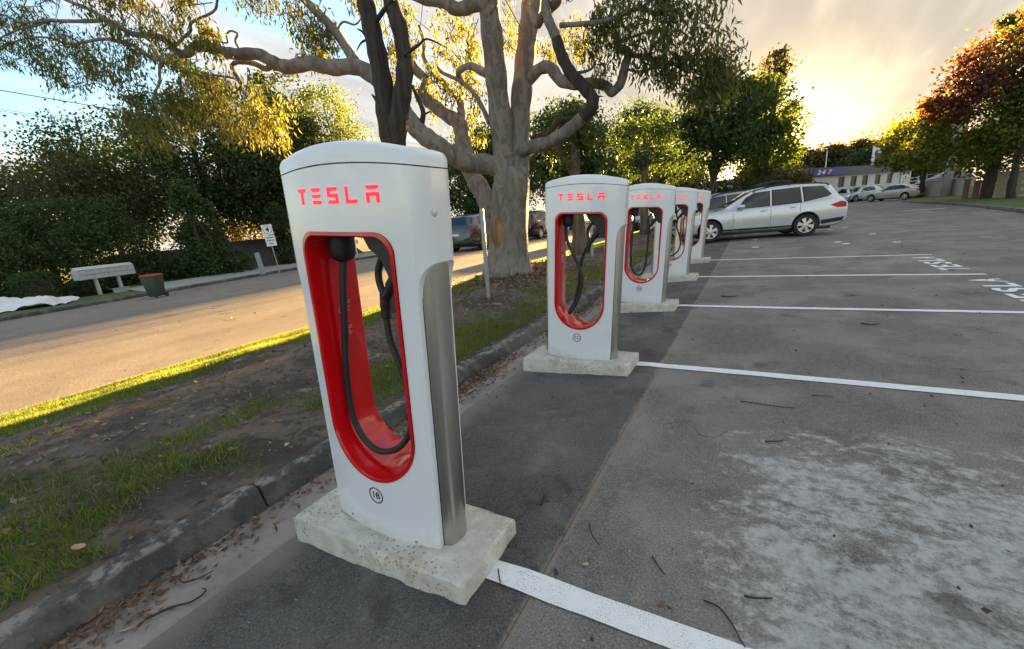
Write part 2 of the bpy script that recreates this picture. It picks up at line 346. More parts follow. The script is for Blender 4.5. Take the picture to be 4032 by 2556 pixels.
# soil, dry clippings and thin grass of the median
q = NT('median_soil'); w = q.wpos(); a = q.noise(0.9, 6, 0.62, 0.5, vec=w); b = q.noise(9, 6, 0.72, 0.3, vec=w); e = q.noise(70, 5, 0.75, vec=w)
c = q.mix(q.ramp(a, 0.4, 0.6), (0.075, 0.056, 0.041), (0.18, 0.137, 0.10))
c = q.mix(q.math('MULTIPLY', q.ramp(b, 0.47, 0.62), 0.8), c, (0.045, 0.034, 0.026))
c = q.mix(q.math('MULTIPLY', q.ramp(q.noise(2.4, 6, 0.7, 0.4, vec=w), 0.56, 0.66), q.ramp(b, 0.44, 0.56)), c, (0.33, 0.285, 0.215))
c = q.mix(q.math('MULTIPLY', q.ramp(e, 0.55, 0.72), 0.55), c, (0.26, 0.21, 0.15))
q.pbr(c, 0.95, 0, q.bump(q.math('ADD', q.math('MULTIPLY', b, 2.2), e), 0.9, 0.03))
q = NT('verge_grass'); w = q.wpos(); a = q.noise(1.5, 6, 0.6, vec=w); b = q.noise(40, 5, 0.75, vec=w)
c = q.mix(q.ramp(a, 0.35, 0.65), (0.065, 0.10, 0.022), (0.12, 0.15, 0.035)); c = q.mix(q.ramp(b, 0.5, 0.7), c, (0.05, 0.07, 0.02)); q.pbr(c, 0.95, 0, q.bump(b, 1.0, 0.03))
q = NT('far_ground'); w = q.wpos(); a = q.noise(0.12, 6, 0.6, vec=w); b = q.noise(4, 5, 0.75, vec=w)
c = q.mix(q.ramp(a, 0.35, 0.65), (0.05, 0.045, 0.025), (0.06, 0.07, 0.025)); c = q.mix(q.math('MULTIPLY', b, 0.6), c, (0.03, 0.035, 0.015)); q.pbr(c, 0.95, 0, q.bump(b, 1.0, 0.05))
q = NT('road_paint'); w = q.wpos(); a = q.noise(170, 4, 0.75, vec=w); b = q.noise(9, 6, 0.7, vec=w)
wear = q.math('MULTIPLY', q.ramp(a, 0.52, 0.62), q.ramp(b, 0.36, 0.60)); c = q.mix(q.math('MULTIPLY', wear, 0.8), q.mix(b, (0.78, 0.78, 0.75), (0.86, 0.86, 0.84)), (0.20, 0.19, 0.17))
q.pbr(c, 0.75, 0, q.bump(a, 0.5, 0.006))

# ------------------------------------------------------------------ the setting
def st(o): return tag(o, kind='structure')
def lerp(a, b, t): return a + (b - a) * t
def smooth(a, b, x):
    t = min(1, max(0, (x - a) / (b - a))); return t * t * (3 - 2 * t)
XK, XS = -2.44, -7.42                         # car-park kerb face, near edge of the street
ZS = -0.25                                    # street level
def far_kerb(y):
    P = [(-40, -19.3), (3.4, -19.78), (8.0, -20.7), (15.2, -22.0), (25, -22.0), (140, -22.0)]
    for (y0, x0), (y1, x1) in zip(P, P[1:]):
        if y <= y1: return lerp(x0, x1, (y - y0) / (y1 - y0))
    return -22.0
def zmed(x, y):
    t = (x - XS) / (XK - 0.12 - XS)
    z = lerp(ZS + 0.03, 0.055, smooth(0.0, 0.55, t)) + 0.05 * math.sin(min(1, max(0, t)) * math.pi)
    z += 0.22 * math.exp(-((x + 5.95) ** 2 + (y - 10.0) ** 2) / 1.7) * smooth(-0.0, 0.35, t)
    z += 0.02 * math.sin(x * 5.1 + y * 1.7) * math.sin(y * 3.3 - x * 2.0) * smooth(0, 0.1, t) * smooth(1, 0.9, t)
    return z
def zfar(x, y):
    if x > -24: return -0.55
    return -0.55 - 0.12 * min(20, (-24 - x))
xs = [-600, -300, -150, -90, -60, -44, -34, -28, -24, -20, 0, 20, 40, 80, 160, 300, 600]
st(grid('ground', xs, [-400, -200, -80, -30, -10, 10, 30, 60, 100, 200, 400, 900], zfar, MATS['far_ground']))
ys = list(np.arange(-8, 24, 0.5)) + list(np.arange(24, 91, 3.0))
st(grid('car_park', [-0.69, 0.2, 2, 5, 9, 16, 28, 45], ys, lambda x, y: 0.0, MATS['old_asphalt']))
st(grid('asphalt_strip', [-2.02, -1.7, -1.3, -0.9, -0.69], ys, lambda x, y: 0.0035 - 0.0635 * smooth(-0.69, -2.02, x) if x > -2.3 else -0.06, MATS['new_asphalt']))
st(grid('gutter', [-2.50, -2.35, -2.2, -2.02], ys, lambda x, y: -0.062 - 0.016 * smooth(-2.02, -2.4, x) + (0.0), MATS['gutter_concrete']))
kerb = bpy.data.objects.new('kerb', None); link(kerb); st(kerb)
kp = [(XK + 0.03, -0.2), (XK + 0.022, -0.075), (XK - 0.022, 0.040), (XK - 0.036, 0.052), (XK - 0.115, 0.058), (XK - 0.125, -0.2)]
def kerb_piece(L):
    m = MB(); n = len(kp); N = max(2, int(L / 0.25)); vs = []
    for i in range(N + 1):
        y = i * (L - 0.014) / N
        for k, (x, z) in enumerate(kp):
            j = 0.0028 if (0 < k < 5 and 0 < i < N) else 0
            vs.append((x + rng.normal(0, j), y, z + rng.normal(0, j)))
    fs = [(i * n + k, i * n + (k + 1) % n, (i + 1) * n + (k + 1) % n, (i + 1) * n + k) for i in range(N) for k in range(n)] + [tuple(range(n)), tuple(range(N * n, N * n + n))]
    m.add(vs, fs); me = m.mesh('kerb_stone'); me.shade_smooth(); me.set_sharp_from_angle(angle=R(50)); me.materials.append(MATS['kerb_concrete']); return me
kms = [kerb_piece(1.85) for _ in range(4)]
ky = -4.42
for i in range(36):
    o = bpy.data.objects.new('kerb_stone', kms[i % 4]); o.location = (0, ky, rng.normal(0, 0.004)); link(o, kerb); ky += 1.85
st(grid('median', list(np.linspace(XS, XK - 0.10, 26)), list(np.arange(-6, 26, 0.2)) + list(np.arange(26, 91, 2.0)), zmed, MATS['median_soil']))
sx = [XS - 0.0]
ysr = list(np.arange(-40, 140, 4.0))
v = []; f = []
for j, y in enumerate(ysr):
    a, b = XS + 0.04, far_kerb(y) + 0.02
    for i in range(9): v.append((lerp(a, b, i / 8), y, ZS + 0.09 * math.sin(math.pi * i / 8) ** 1))
    if j: f += [((j - 1) * 9 + i, j * 9 + i, j * 9 + i + 1, (j - 1) * 9 + i + 1) for i in range(8)]
me = bpy.data.meshes.new('street'); me.from_pydata(v, [], f); me.update(); me.flip_normals(); st(obj('street', me, MATS['street_asphalt'], smooth=True))
st(MB().prism([(XS - 0.07, -0.5), (XS + 0.06, -0.5), (XS + 0.05, ZS + 0.038), (XS - 0.05, ZS + 0.030)], 90, 'y', -30).build('street_edging', plain('edging_concrete', (0.36, 0.30, 0.24), 0.9, var=0.25, bump=0.4)))
def ribbon(name, offs, zs, mat, y0=-40, y1=140, step=3.0):
    v = []; f = []; n = len(offs)
    for j, y in enumerate(np.arange(y0, y1 + 0.1, step)):
        for o_, z in zip(offs, zs): v.append((far_kerb(y) - o_, y, z))
        if j: f += [((j - 1) * n + i, j * n + i, j * n + i + 1, (j - 1) * n + i + 1) for i in range(n - 1)]
    me = bpy.data.meshes.new(name); me.from_pydata(v, [], f); me.update(); me.flip_normals()
    return st(obj(name, me, mat, smooth=30))
ribbon('street_kerb', [0.0, 0.02, 0.06, 0.18, 0.2], [ZS - 0.1, ZS + 0.1, ZS + 0.13, ZS + 0.135, ZS + 0.0], MATS['kerb_concrete'])
ribbon('edge_line', [-0.42, -0.32], [ZS + 0.028, ZS + 0.022], MATS['road_paint'])
ribbon('verge', [0.19, 1.2, 3.0, 5.0], [ZS + 0.125, ZS + 0.15, ZS + 0.13, ZS - 0.1], MATS['verge_grass'], -40, 8.2, 1.0)
ribbon('footpath', [0.19, 1.2, 2.6, 2.62], [ZS + 0.128, ZS + 0.17, ZS + 0.24, ZS - 0.2], MATS['path_concrete'], 7.6, 140)
ribbon('verge_bank', [2.61, 4.5, 7.0], [ZS + 0.22, ZS + 0.20, ZS - 0.3], MATS['verge_grass'], 7.6, 140)

# painted bay lines and lettering on the car park
WHITE = MATS['road_paint']
LINES = [(1.22, -0.90, 5.0, 'first'), (3.92, -0.92, 5.0, 'second'), (6.58, -0.93, 4.2, 'third'), (9.32, -0.93, 3.22, 'fourth'), (12.05, -0.9, 3.30, 'fifth')]
BAYL = ['thick white bay line starting at the plinth of charger 1B', 'long white bay line starting at the plinth of charger 1C', 'white bay line starting at the plinth of charger 2A', 'white bay line starting at the plinth of charger 2B', 'farthest white bay line starting at the last charger plinth']
for k, ((y, x0, x1, nm), lb) in enumerate(zip(LINES, BAYL)):
    n = 40; w0 = 0.055; v = []; 
    for i in range(n + 1):
        x = lerp(x0, x1, i / n); wy = y + 0.012 * math.sin(x * 1.3 + k * 2)
        zz_ = 0.0035 - 0.0635 * smooth(-0.69, -2.02, x) if x < -0.69 else 0.0
        e1, e2 = rng.normal(0, 0.0025, 2); v += [(x, wy - w0 + e1, zz_ + 0.006), (x, wy + w0 + e2, zz_ + 0.006)]
    me = bpy.data.meshes.new('bay_line'); me.from_pydata(v, [], [(2 * i, 2 * i + 2, 2 * i + 3, 2 * i + 1) for i in range(n)]); me.update()
    tag(obj('bay_line', me, WHITE), lb, 'road marking', 'white bay lines')
def road_word(yc, lab):
    root = thing('painted_word', lab, 'road marking', (3.03, yc, 0.0065), (0, 0, R(90)), 'white words painted at the bay mouths')
    xx = [-0.80, -0.42, 0.0, 0.40, 0.78]
    for ch, x in zip('TESLA', xx):
        me = text_mesh(ch, 0.5, 0, 0.016)
        co = np.array([v_.co[:] for v_ in me.vertices]); lo, hi = co.min(0), co.max(0)
        for v_ in me.vertices:
            v_.co.x = (v_.co.x - (lo[0] + hi[0]) / 2) / (hi[0] - lo[0]) * 0.30 + x
            v_.co.y = (v_.co.y - (lo[1] + hi[1]) / 2) / (hi[1] - lo[1]) * 0.37
            v_.co.z = 0
        obj('letter', me, WHITE, root)
road_word(10.72, 'white painted word in the farthest marked bay')
road_word(7.95, 'white painted word in the nearer bay, cut by the frame')
DOTL = ["white paint dot just behind the wagon's rear wheel", "white paint dot beside the wagon's rear tyre shadow", "white paint dot below the wagon's rear bumper", "white paint dot right of the wagon's tail", "right-hand dot of the pair beyond the wagon's tail", 'largest white paint dot out in the open asphalt', 'rightmost white paint dot, nearest the painted word', "white paint dot under the wagon's front door", "white paint dot in the wagon's shadow below its sill", 'leftmost and nearest white paint dot beside the farthest bay line', 'small white paint dot left of the largest one']
DOTS = [(3195, 881), (3045, 905), (3270, 905), (3325, 896), (3435, 922), (3330, 960), (3530, 954), (2975, 920), (2972, 943), (2975, 974), (3298, 954)]
for i, (px, py) in enumerate(DOTS):
    p = gnd(px, py); a = [(rng.uniform(0.85, 1.1) * 0.10 * math.cos(t), rng.uniform(0.85, 1.1) * 0.09 * math.sin(t)) for t in np.linspace(0, 2 * math.pi, 14)[:-1]]
    tag(MB().prism(a, 0.006).build('paint_dot', WHITE, loc=(p.x, p.y, 0.001)), DOTL[i], 'road marking', 'white paint dots near the wagon')
# ------------------------------------------------------------------ charging stalls
def arc(cx, cy, r, a0, a1, n): return [(cx + r * math.cos(R(lerp(a0, a1, i / n))), cy + r * math.sin(R(lerp(a0, a1, i / n)))) for i in range(n + 1)]
def fbow(x): return -0.060 * (1 - (x / 0.40) ** 2)             # front face, bowed in plan
def bbow(x): return 0.155 + 0.060 * (1 - (x / 0.40) ** 2)
HW = 0.374
def plan(hw, inset=0.0, n=44):
    rc = 0.07 - inset
    pts = [(x, fbow(x) + inset) for x in np.linspace(-hw + rc + inset, hw - rc - inset, n)]
    fy = fbow(hw - rc - inset) + inset; by = bbow(hw - rc - inset) - inset
    pts += arc(hw - rc - inset, fy + rc, rc, -84, 0, 8)
    pts += arc(hw - rc - inset, by - rc, rc, 0, 84, 8)
    pts += [(x, bbow(x) - inset) for x in np.linspace(hw - rc - inset, -hw + rc + inset, n)]
    pts += arc(-hw + rc + inset, by - rc, rc, 96, 180, 8)
    pts += arc(-hw + rc + inset, fy + rc, rc, 180, 264, 8)
    out = [pts[0]]
    for p in pts[1:]:
        if math.hypot(p[0] - out[-1][0], p[1] - out[-1][1]) > 1e-3: out.append(p)
    return out
# head + lower panel silhouette seen from the front, with the flared shoulders
def shoulder(sgn):
    P0, P1, P2, P3 = (0.319, 1.10), (0.321, 1.22), (0.348, 1.245), (0.41, 1.285)
    c = []
    for i in range(13):
        t = i / 12; a = (1 - t) ** 3; b = 3 * t * (1 - t) ** 2; d = 3 * t * t * (1 - t); e = t ** 3
        c.append((sgn * (a * P0[0] + b * P1[0] + d * P2[0] + e * P3[0]), a * P0[1] + b * P1[1] + d * P2[1] + e * P3[1]))
    return c
SIL = [(-0.317, 0.0), (0.317, 0.0)] + shoulder(1) + [(0.5, 1.32), (0.5, 1.9), (-0.5, 1.9), (-0.5, 1.32)] + shoulder(-1)[::-1]
OW, OT, OB, OR_ = 0.244, 1.368, 0.295, 0.080                     # opening half width, top, bottom, corner radius
def opening(d=0.0):
    w = OW - d
    return arc(w - OR_ + d * 0.4, OT - d - OR_ + d * 0.4, OR_ - d * 0.4, 0, 90, 8) + arc(-w + OR_ - d * 0.4, OT - d - OR_ + d * 0.4, OR_ - d * 0.4, 90, 180, 8) + arc(0, OB + OW, w, 180, 360, 36)
def ring_prof(z0, z1, sc0, sc1): return z0, z1
TOP = 1.585
P = plan(HW); n = len(P)
m = MB(); lv = [(0.0, 0.0), (TOP, 0.0)]
m.prism(P, TOP); shell = m.mesh('shell')
shell = boolean(shell, MB().prism(SIL, 0.6, 'y', -0.4).mesh('c'), 'INTERSECT')
shell = boolean(shell, MB().prism(opening(0.0), 0.6, 'y', -0.4).mesh('c'), 'DIFFERENCE')
bm = bmesh.new(); bm.from_mesh(shell); bmesh.ops.remove_doubles(bm, verts=bm.verts, dist=2e-4)
ed = [e for e in bm.edges if len(e.link_faces) == 2 and e.calc_face_angle(0) > R(40) and not (abs(e.verts[0].co.z - TOP) < 1e-3 and abs(e.verts[1].co.z - TOP) < 1e-3)]
try: bmesh.ops.bevel(bm, geom=ed, offset=0.006, segments=2, affect='EDGES', profile=0.5, clamp_overlap=True)
except Exception: pass
def crown(x, c): return c * (1 - (x / HW) ** 2) - 0.012
for v_ in bm.verts:
    if v_.co.z > TOP - 0.01: v_.co.z += crown(v_.co.x, 0.026)
bmesh.ops.triangulate(bm, faces=[f_ for f_ in bm.faces if len(f_.verts) > 4])
bm.to_mesh(shell); bm.free()
shell.shade_smooth(); shell.set_sharp_from_angle(angle=R(28)); shell.materials.clear(); shell.materials.append(MATS['white_paint'])
_o = bpy.data.objects.new('tmp', shell); COL.objects.link(_o); _w = _o.modifiers.new('w', 'WEIGHTED_NORMAL'); _w.keep_sharp = True; _w.weight = 100
shell = bpy.data.meshes.new_from_object(_o.evaluated_get(bpy.context.evaluated_depsgraph_get())); bpy.data.objects.remove(_o)
# cap with rounded rim, a fine dark seam under it
def capmesh():
    m = MB(); vs = []; lv = [(TOP + 0.004, 0.0), (TOP + 0.03, 0.0), (TOP + 0.042, 0.004), (TOP + 0.052, 0.012), (TOP + 0.058, 0.026), (TOP + 0.061, 0.05)]
    for z, ins in lv:
        k = 1 - ins / 0.16
        for (x, y) in P: vs.append((x * (1 - ins / HW), 0.0475 + (y - 0.0475) * (1 - ins / 0.11 * 0.8), z + crown(x, lerp(0.026, 0.044, (z - TOP) / 0.061))))
    fs = [(i * n + k, i * n + (k + 1) % n, (i + 1) * n + (k + 1) % n, (i + 1) * n + k) for i in range(len(lv) - 1) for k in range(n)]
    fs += [tuple(range(n))[::-1], tuple(range((len(lv) - 1) * n, len(lv) * n))]
    m.add(vs, fs); me = m.mesh('cap'); me.shade_smooth(); me.set_sharp_from_angle(angle=R(40)); me.materials.append(MATS['white_paint']); return me
capm = capmesh()
seamm = MB().prism(plan(HW, 0.006), TOP + 0.005, 'z', TOP - 0.006).mesh('seam')
for v_ in seamm.vertices: v_.co.z += crown(v_.co.x, 0.026)
seamm.materials.append(MATS['gap_black'])
# red liner of the opening
def liner():
    A, B = opening(-0.001), opening(0.013); k = len(A); vs = []
    for (x, z) in A: vs.append((x, fbow(x) - 0.005, z))
    for (x, z) in B: vs.append((x, fbow(x) - 0.006, z))
    for (x, z) in opening(0.018): vs.append((x, fbow(x) + 0.004, z))
    for (x, z) in opening(0.018): vs.append((x, bbow(x) - 0.004, z))
    for (x, z) in B: vs.append((x, bbow(x) + 0.006, z))
    for (x, z) in A: vs.append((x, bbow(x) + 0.005, z))
    fs = [(r_ * k + i, r_ * k + (i + 1) % k, (r_ + 1) * k + (i + 1) % k, (r_ + 1) * k + i) for r_ in range(5) for i in range(k)]
    me = MB().add(vs, fs).mesh('opening_liner'); me.shade_smooth(); me.set_sharp_from_angle(angle=R(50)); me.materials.append(MATS['red_gloss']); return me
linm = liner()
def side_post(sg):
    pts = [(0.3195, 0.003)] + [(0.326 + 0.040 * math.sin(R(a)) ** 0.8, 0.074 - 0.066 * math.cos(R(a))) for a in np.linspace(3, 177, 18)] + [(0.319, 0.138)]
    me = MB().prism([(sg * a, b) for a, b in pts], 1.40, 'z', 0.0).mesh('side_panel'); me.shade_smooth(); me.set_sharp_from_angle(angle=R(35)); me.materials.append(MATS['stainless']); return me
post = {s: side_post(s) for s in (1, -1)}
def gapm(sg):
    me = MB().box((min(sg * 0.311, sg * 0.3205), 0.001, 0.0), (max(sg * 0.311, sg * 0.3205), 0.148, 1.30)).mesh('shadow_gap'); me.materials.append(MATS['gap_black']); return me
gapme = {s: gapm(s) for s in (1, -1)}
footm = MB().prism([(x * 0.985, 0.0475 + (y - 0.0475) * 0.97) for x, y in [(x, y) for x, y in plan(HW) if abs(x) < 0.314]], 0.03, 'z', -0.012).mesh('foot_plate'); footm.materials.append(MATS['white_paint'])
boltm = MB().lathe([(0.006, 0), (0.006, 0.006), (0.003, 0.008)], 10, 'y').mesh('bolt'); boltm.materials.append(MATS['stainless'])
lockm = MB().lathe([(0.013, 0), (0.013, 0.004), (0.010, 0.006)], 20, 'x').mesh('lock'); lockm.materials.append(MATS['white_paint']); lockm.shade_smooth()
# lettering in the logo's own stencil shapes (unit height 1, width per letter)
LET = {
 'T': [[(0, 1), (1.0, 1), (0.92, 0.80), (0.62, 0.77), (0.62, 0), (0.40, 0), (0.40, 0.77), (0.08, 0.80)]],
 'E': [[(0, 1), (1, 1), (0.94, 0.84), (0.82, 0.78), (0.18, 0.78), (0.06, 0.84)], [(0.0, 0.60), (1, 0.60), (0.94, 0.46), (0.82, 0.40), (0.18, 0.40), (0.06, 0.46)], [(0.0, 0.22), (1, 0.22), (0.94, 0.07), (0.82, 0), (0.18, 0), (0.06, 0.07)]],
 'S': [[(0, 1), (1, 1), (0.95, 0.84), (0.85, 0.79), (0.20, 0.79), (0.20, 0.61), (1, 0.61), (1, 0), (0, 0), (0.05, 0.15), (0.15, 0.21), (0.79, 0.21), (0.79, 0.40), (0, 0.40)]],
 'L': [[(0, 1), (0.19, 1), (0.19, 0.21), (1, 0.21), (0.95, 0.07), (0.85, 0), (0, 0)]],
 'A': [[(0, 1), (1, 1), (0.94, 0.84), (0.82, 0.78), (0.18, 0.78), (0.06, 0.84)], [(0, 0.60), (1, 0.60), (1, 0), (0.79, 0), (0.79, 0.39), (0.21, 0.39), (0.21, 0), (0, 0)]]}
letm = []
LH, LWD, LX0, LSTEP, LZ = 0.056, 0.052, -0.212, 0.0925, 1.468
for i, ch in enumerate('TESLA'):
    m = MB(); 
    for poly in LET[ch]:
        pts = [(LX0 + i * LSTEP + a * LWD, LZ + b * LH) for a, b in poly]; k = len(pts)
        vs = [(x, fbow(x) - 0.0035, z) for x, z in pts] + [(x, fbow(x) + 0.004, z) for x, z in pts]
        m.add(vs, [tuple(range(k)), tuple(range(k, 2 * k))[::-1]] + [(a, (a + 1) % k, k + (a + 1) % k, k + a) for a in range(k)])
    me = m.mesh('letter'); me.materials.append(MATS['red_led']); letm.append(me)
def flat_on_front(me, cx, cz, lift=0.0025):
    for v_ in me.vertices: v_.co = (cx + v_.co.x, fbow(cx + v_.co.x) - lift, cz + v_.co.y)
    me.update(); return me
def badge_ring():
    vs = []; k = 40
    for r_ in (0.036, 0.041):
        for i in range(k): a = 2 * math.pi * i / k; vs.append((r_ * math.cos(a), r_ * math.sin(a), 0))
    me = bpy.data.meshes.new('badge_ring'); me.from_pydata(vs, [], [(i, (i + 1) % k, k + (i + 1) % k, k + i) for i in range(k)]); me.update(); me.materials.append(MATS['decal_black'])
    return flat_on_front(me, 0.0, 0.215)
ringm = badge_ring()
glandm = MB().lathe([(0.024, 1.238), (0.044, 1.25), (0.053, 1.272), (0.053, 1.335), (0.05, 1.35)], 20).mesh('cable_gland'); glandm.shade_smooth(); glandm.materials.append(MATS['black_plastic'])
for v_ in glandm.vertices: v_.co.x -= 0.165; v_.co.y += 0.085
holm = MB().prism([(0.226, 1.35), (0.02, 1.35), (0.05, 1.30), (0.10, 1.27), (0.135, 1.20), (0.18, 1.15), (0.226, 1.13)], 0.15, 'y', 0.03).mesh('holster'); holm.materials.append(MATS['black_plastic'])
def smooth_path(pts, k=6):
    pts = [Vector(p) for p in pts]; out = []
    for i in range(len(pts) - 1):
        p0, p1, p2, p3 = pts[max(i - 1, 0)], pts[i], pts[i + 1], pts[min(i + 2, len(pts) - 1)]
        for j in range(k):
            t = j / k; out.append(0.5 * ((2 * p1) + (p2 - p0) * t + (2 * p0 - 5 * p1 + 4 * p2 - p3) * t * t + (3 * p1 - p0 - 3 * p2 + p3) * t ** 3))
    return out + [pts[-1]]
yc_ = 0.11
CABLE_U = [(-0.165, 0.12, 1.25), (-0.172, 0.10, 1.12), (-0.185, 0.09, 0.95), (-0.200, 0.08, 0.80), (-0.208, 0.075, 0.65), (-0.195, 0.07, 0.52), (-0.145, 0.07, 0.42), (-0.06, 0.075, 0.372), (0.04, 0.085, 0.40), (0.115, 0.095, 0.48), (0.145, 0.10, 0.58), (0.14, 0.105, 0.69), (0.10, 0.11, 0.81), (0.055, 0.115, 0.92), (0.042, 0.12, 1.035)]
CABLE_X = [(-0.185, 0.12, 1.25), (-0.165, 0.10, 1.12), (-0.105, 0.09, 1.0), (-0.045, 0.085, 0.89), (-0.005, 0.08, 0.79), (-0.010, 0.078, 0.66), (-0.05, 0.074, 0.53), (-0.105, 0.07, 0.435), (-0.125, 0.10, 0.43), (-0.085, 0.125, 0.53), (-0.05, 0.13, 0.70), (-0.04, 0.13, 0.86), (-0.01, 0.128, 0.98), (0.03, 0.12, 1.06)]
CABLE_D = [(-0.165, 0.12, 1.25), (-0.175, 0.10, 1.08), (-0.18, 0.09, 0.85), (-0.175, 0.08, 0.65), (-0.15, 0.075, 0.50), (-0.09, 0.075, 0.41), (-0.02, 0.08, 0.41), (0.03, 0.09, 0.50), (0.045, 0.10, 0.66), (0.05, 0.11, 0.84), (0.045, 0.12, 1.03)]
def cable_mesh(path, slack):
    me = MB().tube(smooth_path(path), 0.0145, 10).mesh('cable'); me.shade_smooth(); me.materials.append(MATS['black_rubber']); return me
def handle_mesh(ox):
    m = MB()
    m.tube(smooth_path([(0.042 + ox, 0.085, 1.01), (0.045 + ox, 0.085, 1.06), (0.052, 0.085, 1.11)]), [0.02] * 6 + [0.022] * 6 + [0.024], 10)
    m.tube(smooth_path([(0.050, 0.085, 1.10), (0.030, 0.085, 1.15), (0.028, 0.085, 1.20), (0.052, 0.085, 1.25), (0.09, 0.085, 1.29)]), 0.0145, 8)     # grip
    m.tube(smooth_path([(0.054, 0.085, 1.10), (0.09, 0.085, 1.145), (0.125, 0.085, 1.185), (0.155, 0.085, 1.22)]), [0.022] * 6 + [0.027] * 12 + [0.03], 8)   # body
    me = m.mesh('connector'); me.shade_smooth(); me.materials.append(MATS['black_plastic']); return me
LEAN = R(3.9)
X0 = -1.428
# side label: tiny printed lines and a pictogram on the left wall of the opening
def label_mesh():
    m = MB(); x = -OW + 0.0205
    def bar(y0, y1, z0, z1): m.add([(x, y0, z0), (x, y1, z0), (x, y1, z1), (x, y0, z1)], [(0, 1, 2, 3)])
    z = 1.05
    m.add([(x, 0.075, z - 0.012), (x, 0.092, z - 0.012), (x, 0.0835, z + 0.006)], [(0, 1, 2)])
    for k in range(2): bar(0.098, 0.135, z + 0.004 - k * 0.010, z + 0.0065 - k * 0.010)
    for k in range(3): bar(0.066, 0.13 - 0.01 * (k % 2), z - 0.022 - k * 0.009, z - 0.0200 - k * 0.009)
    bar(0.080, 0.104, z - 0.098, z - 0.068)
    for k in range(5): bar(0.078, 0.128 - 0.006 * (k % 3), z - 0.112 - k * 0.009, z - 0.1100 - k * 0.009)
    me = m.mesh('warning_print', fix=False); me.materials.append(MATS['decal_white']); return me
labm = label_mesh()
def stall(y0, code, cable, lab, ox=0.0, dx=0.0):
    cable = [(a, b_ - 0.035, c_) for a, b_, c_ in cable]
    t = thing('charging_stall', lab, 'charger', (X0 + dx, y0, 0.092), (0, LEAN, 0), 'charging stalls in a row')
    for nm, me in (('shell', shell), ('cap', capm), ('cap_seam', seamm), ('opening_liner', linm), ('side_panel', post[1]), ('side_panel', post[-1]), ('shadow_gap', gapme[1]), ('shadow_gap', gapme[-1]), ('foot_plate', footm), ('cable_gland', glandm), ('holster', holm)):
        link(bpy.data.objects.new(nm, me), t)
    for i, ch in enumerate('TESLA'):
        link(bpy.data.objects.new('letter', letm[i]), t)
    me = text_mesh(code, 0.047, 0, 0.0004)
    flat_on_front(me, 0.0, 0.215); me.materials.clear(); me.materials.append(MATS['decal_black'])
    b = link(bpy.data.objects.new('number_badge', ringm), t); link(bpy.data.objects.new('number', me), b)
    c = link(bpy.data.objects.new('cable', cable_mesh(cable, 0)), t)
    link(bpy.data.objects.new('connector', handle_mesh(ox)), t)
    link(bpy.data.objects.new('warning_print', labm), t)
    for x in (-0.2, 0.2):
        o = link(bpy.data.objects.new('bolt', boltm), t); o.location = (x, fbow(x) - 0.004, 0.028)
    o = link(bpy.data.objects.new('lock', lockm), t); o.location = (HW - 0.001, 0.04, 1.43)
    return t
def plinth(y0, lab, dx=0.0, h=0.09):
    t = MB()
    x0, x1, ya, yb = -1.965 + dx, -0.905 + dx, y0 - 0.150, y0 + 0.285
    N = 14; vs = []
    ring = [(x0, ya)] + [(lerp(x0, x1, i / N), ya) for i in range(1, N)] + [(x1, ya)] + [(x1, lerp(ya, yb, i / 6)) for i in range(1, 6)] + [(x1, yb)] + [(lerp(x1, x0, i / N), yb) for i in range(1, N)] + [(x0, yb)] + [(x0, lerp(yb, ya, i / 6)) for i in range(1, 6)]
    k = len(ring); lev = [(-0.12, 0.0, 0.006), (h - 0.02, 0.0, 0.0025), (h - 0.007, 0.004, 0.0015), (h, 0.014, 0.001)]
    cx, cy = (x0 + x1) / 2, (ya + yb) / 2
    for z, ins, j in lev:
        for x, y in ring:
            vs.append((x - math.copysign(ins, x - cx) + rng.normal(0, j), y - math.copysign(ins, y - cy) + rng.normal(0, j), z + (rng.normal(0, 0.0015) if z > 0 else 0)))
    fs = [(r_ * k + i, r_ * k + (i + 1) % k, (r_ + 1) * k + (i + 1) % k, (r_ + 1) * k + i) for r_ in range(3) for i in range(k)] + [tuple(range(3 * k, 4 * k)), tuple(range(k))[::-1]]
    t.add(vs, fs)
    return tag(t.build('concrete_plinth', MATS['plinth_concrete'], smooth=40), lab, 'plinth', 'concrete plinths under the chargers')
SY = [1.16, 3.74, 6.36, 9.02, 11.78]
stall(SY[0], '1B', CABLE_U, 'nearest white charging stall, badge 1B, cable hanging in a wide loop')
stall(SY[1], '1C', CABLE_X, 'second white charging stall, badge 1C, cable crossing itself in the opening', -0.005)
stall(SY[2], '2A', CABLE_D, 'middle white charging stall of the row, badge 2A')
stall(SY[3], '2B', CABLE_U, 'fourth white charging stall, half hidden behind stall 2A')
stall(SY[4], '2C', CABLE_D, 'farthest white charging stall at the end of the row')
plinth(SY[0], 'rust-speckled pale concrete plinth under charger 1B in the foreground')
plinth(SY[1], 'pale concrete plinth under charger 1C')
plinth(SY[2], 'pale concrete plinth under charger 2A')
plinth(SY[3], 'pale concrete plinth under charger 2B')
plinth(SY[4], 'pale concrete plinth under the farthest charger')
